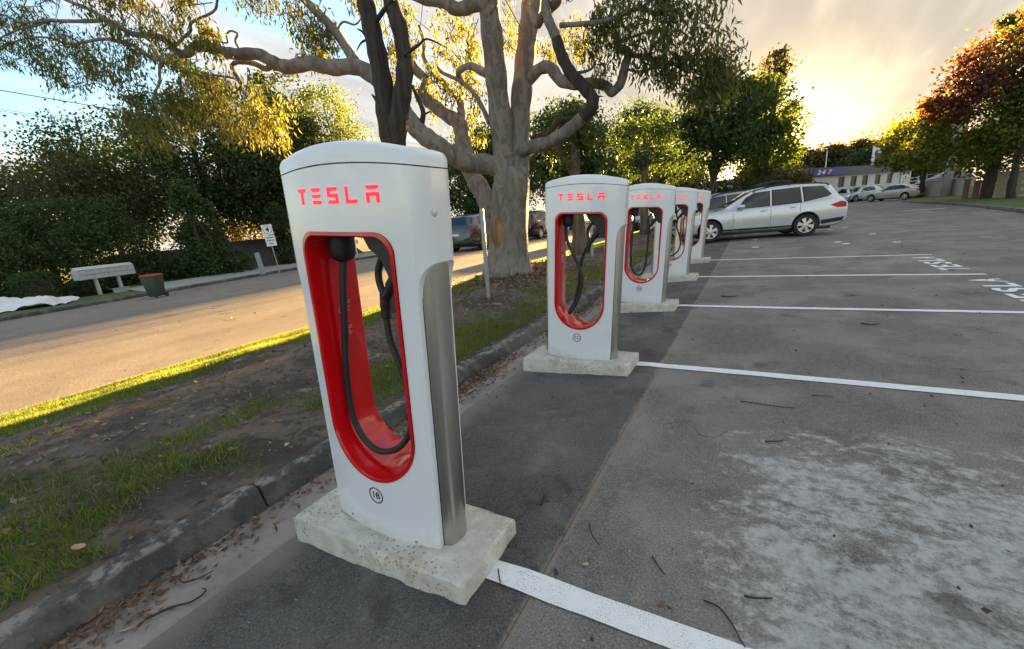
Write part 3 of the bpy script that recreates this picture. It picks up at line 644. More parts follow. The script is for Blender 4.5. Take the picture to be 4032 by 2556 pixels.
# ------------------------------------------------------------------ cars
def paint(name, col, metal=0.35): return plain(name, col, 0.26, metal, var=0.03, scale=2, coat=0.8)
paint('silver_paint', (0.60, 0.61, 0.62), 0.35); paint('blue_silver_paint', (0.36, 0.40, 0.46), 0.5); paint('graphite_paint', (0.045, 0.052, 0.062), 0.4)
paint('black_paint', (0.010, 0.010, 0.013), 0.2); paint('white_car_paint', (0.72, 0.73, 0.75), 0.0); paint('sky_paint', (0.50, 0.58, 0.66), 0.2); paint('mint_paint', (0.52, 0.62, 0.56), 0.1); paint('champagne_paint', (0.50, 0.47, 0.41), 0.5)
NT('car_glass').pbr((0.012, 0.014, 0.016), 0.04, spec=0.7)
NT('clear_lens').pbr((0.75, 0.76, 0.78), 0.08, coat=0.6)
NT('tail_red').pbr((0.45, 0.004, 0.008), 0.3, coat=0.1, spec=0.25)
plain('tyre_rubber', (0.014, 0.014, 0.014), 0.75); plain('alloy', (0.62, 0.62, 0.62), 0.28, 0.8); plain('dark_trim', (0.016, 0.016, 0.018), 0.6); plain('number_plate', (0.62, 0.62, 0.58), 0.4)
def interp(T, x):
    if x <= T[0][0]: return T[0][1]
    for (a, b), (c, d) in zip(T, T[1:]):
        if x <= c: return lerp(b, d, (x - a) / (c - a))
    return T[-1][1]
def wheel_meshes(r, w, spokes, seed=0):
    ty = MB().lathe([(r * 0.66, -w / 2), (r * 0.93, -w / 2), (r * 0.985, -w * 0.40), (r, -w * 0.25), (r, w * 0.25), (r * 0.985, w * 0.40), (r * 0.93, w / 2), (r * 0.66, w / 2)], 40, 'y', caps=False).mesh('tyre'); ty.shade_smooth(); ty.set_sharp_from_angle(angle=R(40)); ty.materials.append(MATS['tyre_rubber'])
    rm = MB(); ri = r * 0.67
    vs = []; k = 40
    for rr, yy in ((ri, -w * 0.5), (ri * 0.93, -w * 0.46), (ri * 0.90, -w * 0.15), (ri * 0.88, w * 0.4)):
        for i in range(k): a = 2 * math.pi * i / k; vs.append((rr * math.cos(a), yy, rr * math.sin(a)))
    rm.add(vs, [(q_ * k + i, q_ * k + (i + 1) % k, (q_ + 1) * k + (i + 1) % k, (q_ + 1) * k + i) for q_ in range(3) for i in range(k)])
    rm.lathe([(ri * 0.20, -w * 0.30), (ri * 0.2, -w * 0.46), (ri * 0.14, -w * 0.48)], 16, 'y')
    for s_ in range(spokes):
        a = 2 * math.pi * (s_ + 0.25) / spokes; ca, sa = math.cos(a), math.sin(a)
        def pt(rad, off, y): return (ca * rad - sa * off, y, sa * rad + ca * off)
        w0, w1 = ri * 0.10, ri * (0.26 if spokes <= 6 else 0.16)
        vs = [pt(ri * 0.12, -w0, -w * 0.46), pt(ri * 0.12, w0, -w * 0.46), pt(ri * 0.93, w1, -w * 0.44), pt(ri * 0.93, -w1, -w * 0.44), pt(ri * 0.12, -w0, -w * 0.3), pt(ri * 0.12, w0, -w * 0.3), pt(ri * 0.93, w1, -w * 0.3), pt(ri * 0.93, -w1, -w * 0.3)]
        rm.add(vs, [(0, 1, 2, 3), (7, 6, 5, 4), (0, 4, 5, 1), (1, 5, 6, 2), (2, 6, 7, 3), (3, 7, 4, 0)])
    rm = rm.mesh('rim'); rm.materials.append(MATS['alloy'])
    dk = MB().lathe([(0.01, -w * 0.12), (ri * 0.9, -w * 0.12), (ri * 0.9, -w * 0.08), (0.01, -w * 0.08)], 24, 'y').mesh('brake_disc'); dk.materials.append(MATS['dark_trim'])
    return ty, rm, dk
SPECS = {
 # x runs from the nose (0) to the tail; tables of (x, value)
 'wagon': dict(L=4.78, hw=0.89, zb=0.24, wr=0.345, ax=(0.92, 3.67), sp=6,
   belt=[(0, .62), (.25, .78), (.9, .90), (1.35, .95), (2.4, .99), (3.6, 1.05), (4.3, 1.10), (4.62, 1.08), (4.78, .95)],
   roof=[(0, .64), (.2, .80), (.7, .93), (1.30, 1.01), (1.75, 1.27), (2.15, 1.50), (2.6, 1.585), (3.2, 1.61), (3.9, 1.58), (4.25, 1.53), (4.36, 1.49), (4.62, 1.14), (4.70, 1.05), (4.78, .97)],
   win=[[(1.72, 1.00), (2.62, 1.02), (2.62, 1.46), (2.20, 1.43), (1.98, 1.31)], [(2.72, 1.02), (3.50, 1.05), (3.46, 1.49), (2.72, 1.47)], [(3.60, 1.06), (4.22, 1.17), (4.30, 1.22), (4.10, 1.46), (3.56, 1.49)]],
   ws=(1.36, 2.12), rw=(4.38, 4.64), clad=True, rails=True),
 'suv': dict(L=4.55, hw=0.92, zb=0.26, wr=0.36, ax=(0.90, 3.60), sp=10,
   belt=[(0, .70), (.2, .88), (.9, 1.00), (1.35, 1.04), (2.4, 1.09), (3.6, 1.16), (4.2, 1.20), (4.45, 1.10), (4.55, .95)],
   roof=[(0, .72), (.2, .90), (.7, 1.03), (1.2, 1.09), (1.65, 1.38), (2.0, 1.58), (2.5, 1.67), (3.2, 1.67), (3.9, 1.60), (4.15, 1.55), (4.36, 1.28), (4.48, 1.12), (4.55, .97)],
   win=[[(1.62, 1.10), (2.45, 1.12), (2.45, 1.54), (2.05, 1.52), (1.85, 1.40)], [(2.53, 1.12), (3.30, 1.15), (3.25, 1.56), (2.53, 1.56)], [(3.38, 1.16), (3.80, 1.22), (3.72, 1.50), (3.34, 1.55)]],
   ws=(1.26, 1.98), rw=(4.17, 4.42), clad=True, rails=False),
 'hatch': dict(L=4.25, hw=0.88, zb=0.20, wr=0.315, ax=(0.85, 3.47), sp=5,
   belt=[(0, .55), (.15, .70), (.8, .84), (1.2, .89), (2.3, .94), (3.4, .99), (3.95, 1.02), (4.18, .92), (4.25, .80)],
   roof=[(0, .57), (.2, .73), (.7, .87), (1.1, .94), (1.55, 1.20), (1.95, 1.39), (2.4, 1.46), (3.0, 1.45), (3.6, 1.36), (3.78, 1.32), (4.05, 1.06), (4.18, .94), (4.25, .82)],
   win=[[(1.50, .95), (2.35, .97), (2.35, 1.34), (1.95, 1.31), (1.75, 1.20)], [(2.43, .97), (3.20, 1.00), (3.15, 1.33), (2.43, 1.35)]],
   ws=(1.14, 1.92), rw=(3.80, 4.08), clad=False, rails=False),
 'sedan': dict(L=4.75, hw=0.90, zb=0.20, wr=0.325, ax=(0.95, 3.69), sp=5,
   belt=[(0, .52), (.2, .70), (.9, .82), (1.4, .88), (2.4, .93), (3.6, .97), (4.2, 1.0), (4.65, .94), (4.75, .80)],
   roof=[(0, .54), (.2, .72), (.8, .86), (1.4, .95), (1.85, 1.18), (2.25, 1.38), (2.7, 1.44), (3.1, 1.42), (3.5, 1.32), (4.05, 1.06), (4.3, 1.03), (4.65, .97), (4.75, .82)],
   win=[[(1.75, .95), (2.62, .97), (2.62, 1.34), (2.25, 1.31), (2.05, 1.21)], [(2.70, .97), (3.45, 1.0), (3.62, 1.10), (3.30, 1.29), (2.70, 1.34)]],
   ws=(1.46, 2.22), rw=(3.40, 4.0), clad=False, rails=False)}
def car(kind, label, loc, heading, pm, scale=1.0, group=None, plate=True, rods=False):
    """heading: direction of the nose in degrees from +X; loc: ground point under the middle of the car"""
    sp = SPECS[kind]; L, hw = sp['L'], sp['hw']
    t = thing({'wagon': 'station_wagon', 'suv': 'parked_suv', 'hatch': 'parked_hatchback', 'sedan': 'parked_sedan'}[kind], label, 'car', loc, (0, 0, R(heading + 180)), group, scale)
    OX = -L / 2
    NS = 46; xs_ = np.linspace(0, L, NS)
    def wid(x):
        u = x / L; return hw * (0.80 + 0.20 * min(1, (u / 0.16)) ** 0.6) * (0.88 + 0.12 * min(1, ((1 - u) / 0.12)) ** 0.6)
    def sect(x):
        zb = sp['zb'] + 0.10 * max(0, 1 - x / 0.25) ** 2 + 0.14 * max(0, 1 - (L - x) / 0.5) ** 2
        zs = interp(sp['belt'], x); zr = max(interp(sp['roof'], x), zs + 0.012); w = wid(x); g = min(1, max(0, (zr - zs) / 0.45))
        wg = lerp(w * 0.80, w * 0.74, g)
        return [(0, zb), (w * 0.80, zb), (w * 0.955, zb + 0.07), (w * 0.995, lerp(zb, zs, 0.40)), (w, lerp(zb, zs, 0.62)), (w * 0.985, zs - 0.07), (w * 0.955, zs - 0.015), (w * 0.93, zs + 0.004),
                (lerp(w * 0.91, (w * 0.93 + wg) / 2, g), lerp(zs, zr, 0.5)), (wg, zr - 0.055 * g - 0.008), (wg * 0.90, zr - 0.018 * g - 0.003), (wg * 0.55, zr), (0, zr + 0.006)]
    def yside(x, z):
        s_ = sect(x)
        for (a, b), (c, d) in zip(s_[2:10], s_[3:11]):
            if b <= z <= d + 1e-6: return lerp(a, c, (z - b) / max(1e-6, d - b))
        return s_[9][0]
    m = MB(); full = []
    for x in xs_:
        h_ = sect(x); ring = [(OX + x, -a, b) for a, b in h_] + [(OX + x, a, b) for a, b in h_[::-1][1:-1]]
        full.append(ring)
    k = len(full[0]); vs = [p for r_ in full for p in r_]
    fs = [(i * k + j, i * k + (j + 1) % k, (i + 1) * k + (j + 1) % k, (i + 1) * k + j) for i in range(NS - 1) for j in range(k)] + [tuple(range(k)), tuple(range((NS - 1) * k, NS * k))[::-1]]
    body = m.add(vs, fs).mesh('body')
    wr = sp['wr']
    for ax in sp['ax']:
        body = boolean(body, MB().lathe([(wr * 1.13, -1.2), (wr * 1.13, 1.2)], 36, 'y').mesh('c') if False else shifted(MB().lathe([(wr * 1.13, -1.2), (wr * 1.13, 1.2)], 36, 'y').mesh('c'), (OX + ax, 0, wr + 0.02)))
    body.materials.clear(); body.materials.append(pm); body.shade_smooth(); body.set_sharp_from_angle(angle=R(32))
    b = link(bpy.data.objects.new('body', body), t)
    link(bpy.data.objects.new('underbody', MB().box((OX + 0.3, -hw * 0.72, sp['zb'] - 0.05), (OX + L - 0.35, hw * 0.72, sp['zb'] + 0.42)).mesh('underbody')), t).data.materials.append(MATS['dark_trim'])
    ty, rm, dk = wheel_meshes(wr, 0.22, sp['sp'])
    for ax in sp['ax']:
        for sd in (-1, 1):
            wl = bpy.data.objects.new('wheel', ty); link(wl, t); wl.location = (OX + ax, sd * (hw - 0.125), wr); wl.rotation_euler = (0, rng.uniform(0, 1), math.pi if sd > 0 else 0)
            link(bpy.data.objects.new('rim', rm), wl); link(bpy.data.objects.new('brake_disc', dk), wl)
    def panel(name, poly, mat, off=0.006, sides=(-1, 1), parent=t):
        poly = [Vector(p) for p in poly]; c = sum(poly, Vector((0, 0))) / len(poly)
        fine = []
        for a, b_ in zip(poly, poly[1:] + poly[:1]):
            for i in range(4): fine.append(a.lerp(b_, i / 4))
        for sd in sides:
            vs = []; k_ = len(fine)
            for f_ in (1.0, 0.66, 0.33):
                for p in fine:
                    q_ = c.lerp(p, f_); vs.append((OX + q_.x, sd * (yside(q_.x, q_.y) + off), q_.y))
            vs.append((OX + c.x, sd * (yside(c.x, c.y) + off), c.y))
            fs = [(r_ * k_ + i, r_ * k_ + (i + 1) % k_, (r_ + 1) * k_ + (i + 1) % k_, (r_ + 1) * k_ + i) for r_ in range(2) for i in range(k_)] + [(2 * k_ + i, 2 * k_ + (i + 1) % k_, 3 * k_) for i in range(k_)]
            MB().add(vs, fs).build(name, mat, parent, smooth=True)
    # dark pillar band behind the glass, then each pane
    for wpl in sp['win']:
        cx_ = sum(p[0] for p in wpl) / len(wpl); cz_ = sum(p[1] for p in wpl) / len(wpl)
        panel('window_surround', [(cx_ + (p[0] - cx_) * 1.07, cz_ + (p[1] - cz_) * 1.07) for p in wpl], MATS['dark_trim'], 0.004)
        panel('side_window', wpl, MATS['car_glass'], 0.010)
    def cross(name, x0, x1, mat, inset=0.92, off=0.008):
        vs = []; N = 9; J = 11
        for i in range(N):
            x = lerp(x0, x1, i / (N - 1)); s_ = sect(x); zr = s_[12][1]; w_ = s_[9][0] * inset
            for j in range(J):
                u = -1 + 2 * j / (J - 1); y = u * w_
                zz2 = zr + off - (abs(u) ** 3) * (s_[12][1] - s_[9][1]) * 0.9
                vs.append((OX + x, y, zz2))
        fs = [(i * J + j, i * J + j + 1, (i + 1) * J + j + 1, (i + 1) * J + j) for i in range(N - 1) for j in range(J - 1)]
        MB().add(vs, fs).build(name, mat, t, smooth=True)
    cross('windscreen', sp['ws'][0], sp['ws'][1], MATS['car_glass']); cross('rear_window', sp['rw'][0], sp['rw'][1], MATS['car_glass'], 0.86)
    if sp['clad']:
        panel('sill_trim', [(sp['ax'][0] + wr * 1.12, sp['zb'] + 0.03), (sp['ax'][1] - wr * 1.12, sp['zb'] + 0.03), (sp['ax'][1] - wr * 1.12, sp['zb'] + 0.135), (sp['ax'][0] + wr * 1.12, sp['zb'] + 0.135)], MATS['dark_trim'], 0.012)
        panel('bumper_trim', [(sp['ax'][1] + wr * 1.2, 0.345), (L - 0.12, 0.41), (L - 0.06, 0.53), (sp['ax'][1] + wr * 1.16, 0.47)], MATS['dark_trim'], 0.014)
    tz = interp(sp['belt'], L - 0.1)
    zt = tz - 0.17
    panel('tail_light', [(L - 0.50, zt + 0.04), (L - 0.30, zt - 0.05), (L - 0.04, zt - 0.05), (L - 0.05, zt + 0.10), (L - 0.22, zt + 0.13)] if kind in ('wagon',) else [(L - 0.36, zt + 0.02), (L - 0.04, zt - 0.07), (L - 0.05, zt + 0.09), (L - 0.22, zt + 0.11)], MATS['tail_red'], 0.010)
    hz = interp(sp['belt'], 0.2)
    panel('headlight', [(0.06, hz - 0.17), (0.50, hz - 0.06), (0.62, hz + 0.02), (0.28, hz - 0.01), (0.07, hz - 0.08)], MATS['clear_lens'], 0.010)
    # door shut lines and handles
    dl = [sp['win'][0][0][0] - 0.12, sp['win'][1][0][0] - 0.05, sp['ax'][1] - wr * 0.55 if len(sp['win']) > 1 else L * 0.7]
    for i_, x in enumerate(dl):
        for sd in (-1, 1):
            z0, z1 = sp['zb'] + (0.16 if i_ < 2 else 0.52), interp(sp['belt'], x) - 0.01
            pts = [(OX + x, sd * (yside(x, z) + 0.0008), z) for z in np.linspace(z0, z1, 7)]
            MB().tube(pts, 0.0045, 5).build('door_gap', MATS['gap_black'], t)
    for i_ in (0, 1):
        x = dl[i_ + 1] - 0.20; z = interp(sp['belt'], x) - 0.12
        for sd in (-1, 1):
            y_ = yside(x, z); MB().tube(smooth_path([(OX + x - 0.09, sd * (y_ + 0.005), z), (OX + x - 0.05, sd * (y_ + 0.03), z + 0.004), (OX + x + 0.05, sd * (y_ + 0.03), z + 0.006), (OX + x + 0.09, sd * (y_ + 0.005), z + 0.004)], 4), 0.013, 8).build('door_handle', pm, t, smooth=True)
    xm = sp['win'][0][0][0] + 0.08; zm = interp(sp['belt'], xm) + 0.09
    for sd in (-1, 1):
        y_ = yside(xm, zm); g = MB()
        ring = []
        for xx, sc in ((-0.10, 0.55), (-0.04, 0.95), (0.04, 1.0), (0.085, 0.85)):
            ring.append([(OX + xm + xx, sd * (y_ + 0.13 + 0.095 * sc * math.cos(a)), zm + 0.065 * sc * math.sin(a)) for a in np.linspace(0, 2 * math.pi, 13)[:-1]])
        vs = [p for r_ in ring for p in r_]; fs = [(i * 12 + j, i * 12 + (j + 1) % 12, (i + 1) * 12 + (j + 1) % 12, (i + 1) * 12 + j) for i in range(3) for j in range(12)] + [tuple(range(12))[::-1], tuple(range(36, 48))]
        g.add(vs, fs); g.tube([(OX + xm + 0.02, sd * (y_ - 0.01), zm - 0.05), (OX + xm + 0.02, sd * (y_ + 0.08), zm - 0.045)], 0.025, 8); g.build('door_mirror', pm, t, smooth=40)
    if plate:
        zp = 0.62 if kind != 'suv' else 0.78
        MB().box((OX + L + 0.0, -0.19, zp - 0.055), (OX + L + 0.012, 0.19, zp + 0.055)).build('number_plate', MATS['number_plate'], t)
        MB().box((OX - 0.012, -0.19, 0.42), (OX + 0.0, 0.19, 0.53)).build('number_plate', MATS['number_plate'], t)
        MB().box((OX - 0.006, -hw * 0.55, 0.30), (OX + 0.02, hw * 0.55, 0.40)).build('lower_grille', MATS['dark_trim'], t)
        MB().box((OX - 0.004, -hw * 0.42, interp(sp['belt'], 0.02) - 0.10), (OX + 0.03, hw * 0.42, interp(sp['belt'], 0.02) - 0.02)).build('grille', MATS['dark_trim'], t)
    if sp['rails']:
        for sd in (-1, 1):
            P_ = []
            for x in np.linspace(2.25, 4.2, 10):
                s_ = sect(x); P_.append((OX + x, sd * (s_[9][0] - 0.02), s_[9][1] + 0.065))
            P_ = [(P_[0][0] - 0.08, P_[0][1], P_[0][2] - 0.05)] + P_ + [(P_[-1][0] + 0.07, P_[-1][1], P_[-1][2] - 0.05)]
            MB().tube(P_, 0.02, 8).build('roof_rail', MATS['dark_trim'] if sd < 0 else MATS['alloy'], t, smooth=True)
    if rods:
        for xx in (2.55, 3.25):
            s_ = sect(xx); MB().tube([(OX + xx, -s_[9][0] + 0.02, s_[12][1] + 0.07), (OX + xx, s_[9][0] - 0.02, s_[12][1] + 0.07)], 0.022, 8).build('roof_bar', MATS['dark_trim'], t)
        for yy, lift in ((-0.25, 0.12), (0.05, 0.13)):
            MB().tube(smooth_path([(OX + 2.3, yy, sect(2.3)[12][1] + lift - 0.01), (OX + 2.5, yy, sect(2.5)[12][1] + lift), (OX + 2.9, yy + 0.02, sect(2.9)[12][1] + lift + 0.02), (OX + 3.3, yy, sect(3.3)[12][1] + lift)], 4), 0.02, 8).build('bike_carrier', MATS['dark_trim'], t, smooth=True)
    return t
def shifted(me, d):
    for v_ in me.vertices: v_.co += Vector(d)
    return me
# the big silver wagon nosed in beyond the chargers (rear and front near-side tyre contacts give place and heading)
pr, pf = gnd(3164, 930), gnd(2793, 954)
fwd = (pf - pr); hd = math.degrees(math.atan2(fwd.y, fwd.x)); fwd.normalize(); side = Vector((fwd.y, -fwd.x, 0))   # towards +Y side
if side.y < 0: side = -side
WSC = (pf - pr).length / 2.75
mid = (pr + pf) / 2 + side * (0.78 * WSC) + fwd * (-0.09 * WSC)
car('wagon', 'large silver station wagon nosed in beyond the last charger', mid, hd, MATS['silver_paint'], WSC, 'cars in the car park', rods=True)
m2 = mid + side * 3.3 + fwd * 0.75
car('wagon', 'blue-silver wagon mostly hidden behind the silver wagon', m2, hd, MATS['blue_silver_paint'], WSC, 'cars in the car park')
pr, pf = gnd(3565, 787), gnd(3432, 795); fw2 = pf - pr; h2 = math.degrees(math.atan2(fw2.y, fw2.x)); sc2 = fw2.length / 2.74; fw2.normalize(); sd2 = Vector((fw2.y, -fw2.x, 0)); sd2 = sd2 if sd2.y > 0 else -sd2
car('sedan', 'champagne silver sedan parked side-on in front of the pale building', (pr + pf) / 2 + sd2 * 0.78 * sc2, h2, MATS['champagne_paint'], sc2, 'cars in the car park')
car('hatch', 'pale blue hatchback facing the camera at the far end', gnd(3322, 800) + Vector((0, 2.3, 0)), -105, MATS['sky_paint'], 1.12, 'cars in the car park')
car('hatch', 'pale mint hatchback beside the far sedan', gnd(3392, 793) + Vector((0, 2.2, 0)), -140, MATS['mint_paint'], 1.15, 'cars in the car park')
car('suv', 'white wagon with red tail light behind the far sedan', gnd(3445, 787) + Vector((0.3, 3.5, 0)), 60, MATS['white_car_paint'], 1.05, 'cars in the car park')
# street cars
a, b = gnd(1905, 985, ZS + 0.06), gnd(1795, 990, ZS + 0.06)
ssc = abs(a.x - b.x) / 1.64
car('suv', 'dark grey SUV seen from behind on the street, left of the gum trunk', ((a.x + b.x) / 2, (a.y + b.y) / 2 + 1.3 * ssc, ZS + 0.06), 90, MATS['graphite_paint'], ssc, 'cars along the street')
car('suv', 'black SUV seen from behind on the street, right of the gum trunk', (gnd(2127, 942, ZS + 0.06).x - 0.8 * ssc, gnd(2127, 942, ZS + 0.06).y + 1.3 * ssc, ZS + 0.06), 90, MATS['black_paint'], ssc * 0.98, 'cars along the street')
car('hatch', 'black hatchback facing the camera on the street behind charger 1C', (-8.5, 30.0, ZS + 0.03), -90, MATS['black_paint'], 1.1, 'cars along the street')
car('hatch', 'graphite hatchback parked by the kerb, seen through charger 1C', (-8.4, 36.5, ZS + 0.03), -92, MATS['graphite_paint'], 1.1, 'cars along the street')
car('hatch', 'white hatchback facing the camera, seen through charger 2A', (-8.5, 43.0, ZS + 0.03), -90, MATS['white_car_paint'], 1.1, 'cars along the street')
car('sedan', 'white sedan far along the street behind the white hatchback', (-8.5, 50.0, ZS + 0.03), -90, MATS['white_car_paint'], 1.1, 'cars along the street')
# ------------------------------------------------------------------ vegetation
GUM = leafmat('gum_leaf', [(0.060, 0.078, 0.026), (0.10, 0.118, 0.036), (0.14, 0.15, 0.042), (0.18, 0.17, 0.055)], 0.5)
DARK = leafmat('dark_leaf', [(0.026, 0.044, 0.017), (0.045, 0.070, 0.024), (0.068, 0.092, 0.030)], 0.36)
MIDG = leafmat('mid_leaf', [(0.030, 0.055, 0.016), (0.050, 0.085, 0.020), (0.075, 0.110, 0.026)], 0.40)
LIGHTG = leafmat('light_leaf', [(0.060, 0.095, 0.022), (0.090, 0.130, 0.028), (0.13, 0.155, 0.038)], 0.48)
OLIVE = leafmat('olive_leaf', [(0.060, 0.055, 0.022), (0.085, 0.080, 0.030), (0.11, 0.095, 0.040)], 0.42)
HEDGE = leafmat('hedge_leaf', [(0.032, 0.062, 0.018), (0.050, 0.090, 0.024), (0.075, 0.118, 0.030)], 0.32)
MAPLE_G = leafmat('maple_green', [(0.055, 0.090, 0.018), (0.10, 0.14, 0.024), (0.17, 0.18, 0.028), (0.24, 0.19, 0.035)], 0.52)
MAPLE_R = leafmat('maple_red', [(0.11, 0.042, 0.034), (0.17, 0.060, 0.036), (0.25, 0.095, 0.036), (0.30, 0.15, 0.04)], 0.45)
MAPLE_P = leafmat('maple_purple', [(0.040, 0.022, 0.020), (0.065, 0.028, 0.024), (0.085, 0.04, 0.024)], 0.35)
def barkmat(name, c1, c2, c3, scale, bump, stretch=0.25, patchy=False):
    q = NT(name); w = q.pos((1, 1, stretch)); a = q.noise(scale, 6, 0.65, 0.5, vec=w); b = q.noise(scale * 6, 5, 0.7, vec=w); big = q.noise(1.1, 4, 0.6, 0.8, vec=q.pos((1, 1, 0.45)))
    c = q.mix(q.ramp(a, 0.36, 0.64), c1, c2); c = q.mix(q.math('MULTIPLY', q.ramp(big, 0.56, 0.66), 0.85), c, c3); c = q.mix(q.math('MULTIPLY', q.ramp(b, 0.58, 0.72), 0.5), c, tuple(x * 0.5 for x in c1))
    if patchy:
        sp_ = q.n('ShaderNodeTexVoronoi'); sp_.inputs['Scale'].default_value = 9; q.t.links.new(q.pos((1, 1, 0.8)), sp_.inputs[0])
        c = q.mix(q.math('MULTIPLY', q.ramp(sp_.outputs['Distance'], 0.10, 0.04), 0.55), c, (0.13, 0.085, 0.05))
        c = q.mix(q.math('MULTIPLY', q.ramp(q.noise(5.5, 4, 0.5, vec=q.pos((1, 1, 0.5))), 0.60, 0.63), 0.5), c, (0.29, 0.24, 0.185))
    return q.pbr(c, 0.85, 0, q.bump(q.math('ADD', a, q.math('MULTIPLY', b, 0.5)), bump, 0.03))
q = NT('gum_bark'); w = q.pos((1, 1, 0.35)); w2 = q.pos((1, 1, 0.08)); a = q.noise(2.6, 6, 0.68, 1.2, vec=w); b = q.noise(14, 6, 0.75, 0.3, vec=w); e = q.noise(7.0, 6, 0.7, 0.3, vec=w2); pt = q.noise(4.2, 3, 0.45, 1.5, vec=q.pos((1, 1, 0.55)))
c = q.mix(q.ramp(a, 0.36, 0.64), (0.130, 0.112, 0.098), (0.205, 0.178, 0.155))
c = q.mix(q.math('MULTIPLY', q.ramp(pt, 0.545, 0.565), 0.6), c, (0.27, 0.22, 0.172)); c = q.mix(q.math('MULTIPLY', q.ramp(pt, 0.425, 0.40), 0.55), c, (0.10, 0.082, 0.072))
c = q.mix(q.math('MULTIPLY', q.ramp(e, 0.575, 0.66), 0.8), c, (0.16, 0.085, 0.045)); c = q.mix(q.math('MULTIPLY', q.ramp(b, 0.60, 0.70), 0.6), c, (0.07, 0.05, 0.038))
SMOOTHB = q.pbr(c, 0.85, 0, q.bump(q.math('ADD', q.math('ADD', a, e), q.math('MULTIPLY', b, 0.6)), 0.7, 0.04))
ROUGHB = barkmat('rough_bark', (0.022, 0.015, 0.012), (0.062, 0.042, 0.030), (0.035, 0.024, 0.018), 12.0, 1.0, 0.10)
BROWNB = barkmat('brown_bark', (0.07, 0.052, 0.038), (0.14, 0.11, 0.085), (0.09, 0.07, 0.05), 7.0, 0.8, 0.15)
RUSTB = barkmat('rust_bark', (0.15, 0.075, 0.036), (0.30, 0.175, 0.085), (0.22, 0.14, 0.075), 5.0, 0.6, 0.2)

def unit(v): return v / np.maximum(1e-9, np.linalg.norm(v, axis=1, keepdims=True))
def leaf_quads(c, L, Wd, droop, seed, rnd=1.0):
    """little pointed quads; droop 1: hanging, 0: any direction"""
    g = np.random.default_rng(seed); n = len(c)
    d = unit(g.normal(size=(n, 3)) * rnd * (1 - droop * 0.62) + np.array([0, 0, -1.0]) * droop * 1.25)
    s = unit(np.cross(d, g.normal(size=(n, 3))))
    l = (L * g.uniform(0.6, 1.25, n))[:, None]; w = (Wd * g.uniform(0.7, 1.25, n))[:, None]
    bend = unit(np.cross(d, s)) * l * g.uniform(-0.15, 0.15, n)[:, None]
    return np.stack([c, c + d * l * 0.45 + s * w + bend, c + d * l, c + d * l * 0.45 - s * w + bend], 1)
def limb(m, pts, r0, r1, n=8, k=5, rad=None):
    P_ = smooth_path(pts, k); N = len(P_)
    if rad is None: rr = [lerp(r0, r1, (i / (N - 1)) ** 0.85) for i in range(N)]
    else:
        rr = []
        for i in range(N):
            u = i / (N - 1) * (len(rad) - 1); a = int(min(u, len(rad) - 2)); rr.append(lerp(rad[a], rad[a + 1], u - a))
    rr = [x * (1 + 0.06 * math.sin(i * 1.7 + x * 50)) for i, x in enumerate(rr)]
    m.tube(P_, rr, n); return P_
def blob_points(n, c, rx, ry, rz, g, shell=0.55):
    d = unit(g.normal(size=(n, 3))); r_ = (g.uniform(0, 1, n) ** (1 / 3) * (1 - shell) + shell * g.uniform(0.75, 1.05, n))[:, None]
    return c + d * r_ * np.array([rx, ry, rz])

# ---- the big smooth-barked gum on the median, branch by branch
gb = gnd(1970, 1085, 0.10)
gum = thing('gum_tree', 'large smooth grey gum tree with two trunks and spreading limbs on the median', 'tree', gb)
def GB(pts): return [dY(x, y, Y) - gb for x, y, Y in pts]
trunk = MB()
# flared base lofted with root buttresses
bpts = [(1192, 668, gb.y), (1193, 640, gb.y), (1194, 600, gb.y), (1196, 540, gb.y), (1199, 480, gb.y), (1202, 430, gb.y), (1205, 395, gb.y)]
brad = [0.86, 0.62, 0.51, 0.45, 0.43, 0.42, 0.30]
BP = GB(bpts); vs = []; n_ = 28
for i, (p, rr) in enumerate(zip(BP, brad)):
    for k_ in range(n_):
        a = 2 * math.pi * k_ / n_; fl = 1 + (0.16 if i == 0 else 0.08 if i == 1 else 0.03) * math.sin(5 * a + 0.8) + 0.03 * math.sin(9 * a + i)
        vs.append((p.x + rr * fl * math.cos(a), p.y + rr * fl * math.sin(a), p.z))
fs = [(i * n_ + k_, i * n_ + (k_ + 1) % n_, (i + 1) * n_ + (k_ + 1) % n_, (i + 1) * n_ + k_) for i in range(len(BP) - 1) for k_ in range(n_)] + [tuple(range((len(BP) - 1) * n_, len(BP) * n_))]
trunk.add(vs, fs)
gy = gb.y
limb(trunk, GB([(1196, 450, gy), (1186, 360, gy), (1172, 240, gy - 0.1), (1160, 120, gy - 0.2), (1148, 0, gy - 0.3), (1138, -110, gy - 0.4), (1150, -240, gy - 0.4)]), 0, 0, 20, rad=[0.34, 0.27, 0.235, 0.225, 0.215, 0.19, 0.16])
limb(trunk, GB([(1208, 450, gy + 0.1), (1218, 350, gy + 0.25), (1222, 270, gy + 0.35), (1231, 170, gy + 0.5), (1241, 80, gy + 0.6), (1250, 0, gy + 0.7), (1262, -120, gy + 0.8), (1250, -240, gy + 0.9)]), 0, 0, 20, rad=[0.34, 0.26, 0.235, 0.225, 0.215, 0.205, 0.18, 0.15])
obj_trunk = trunk.build('trunk', SMOOTHB, gum, smooth=True)
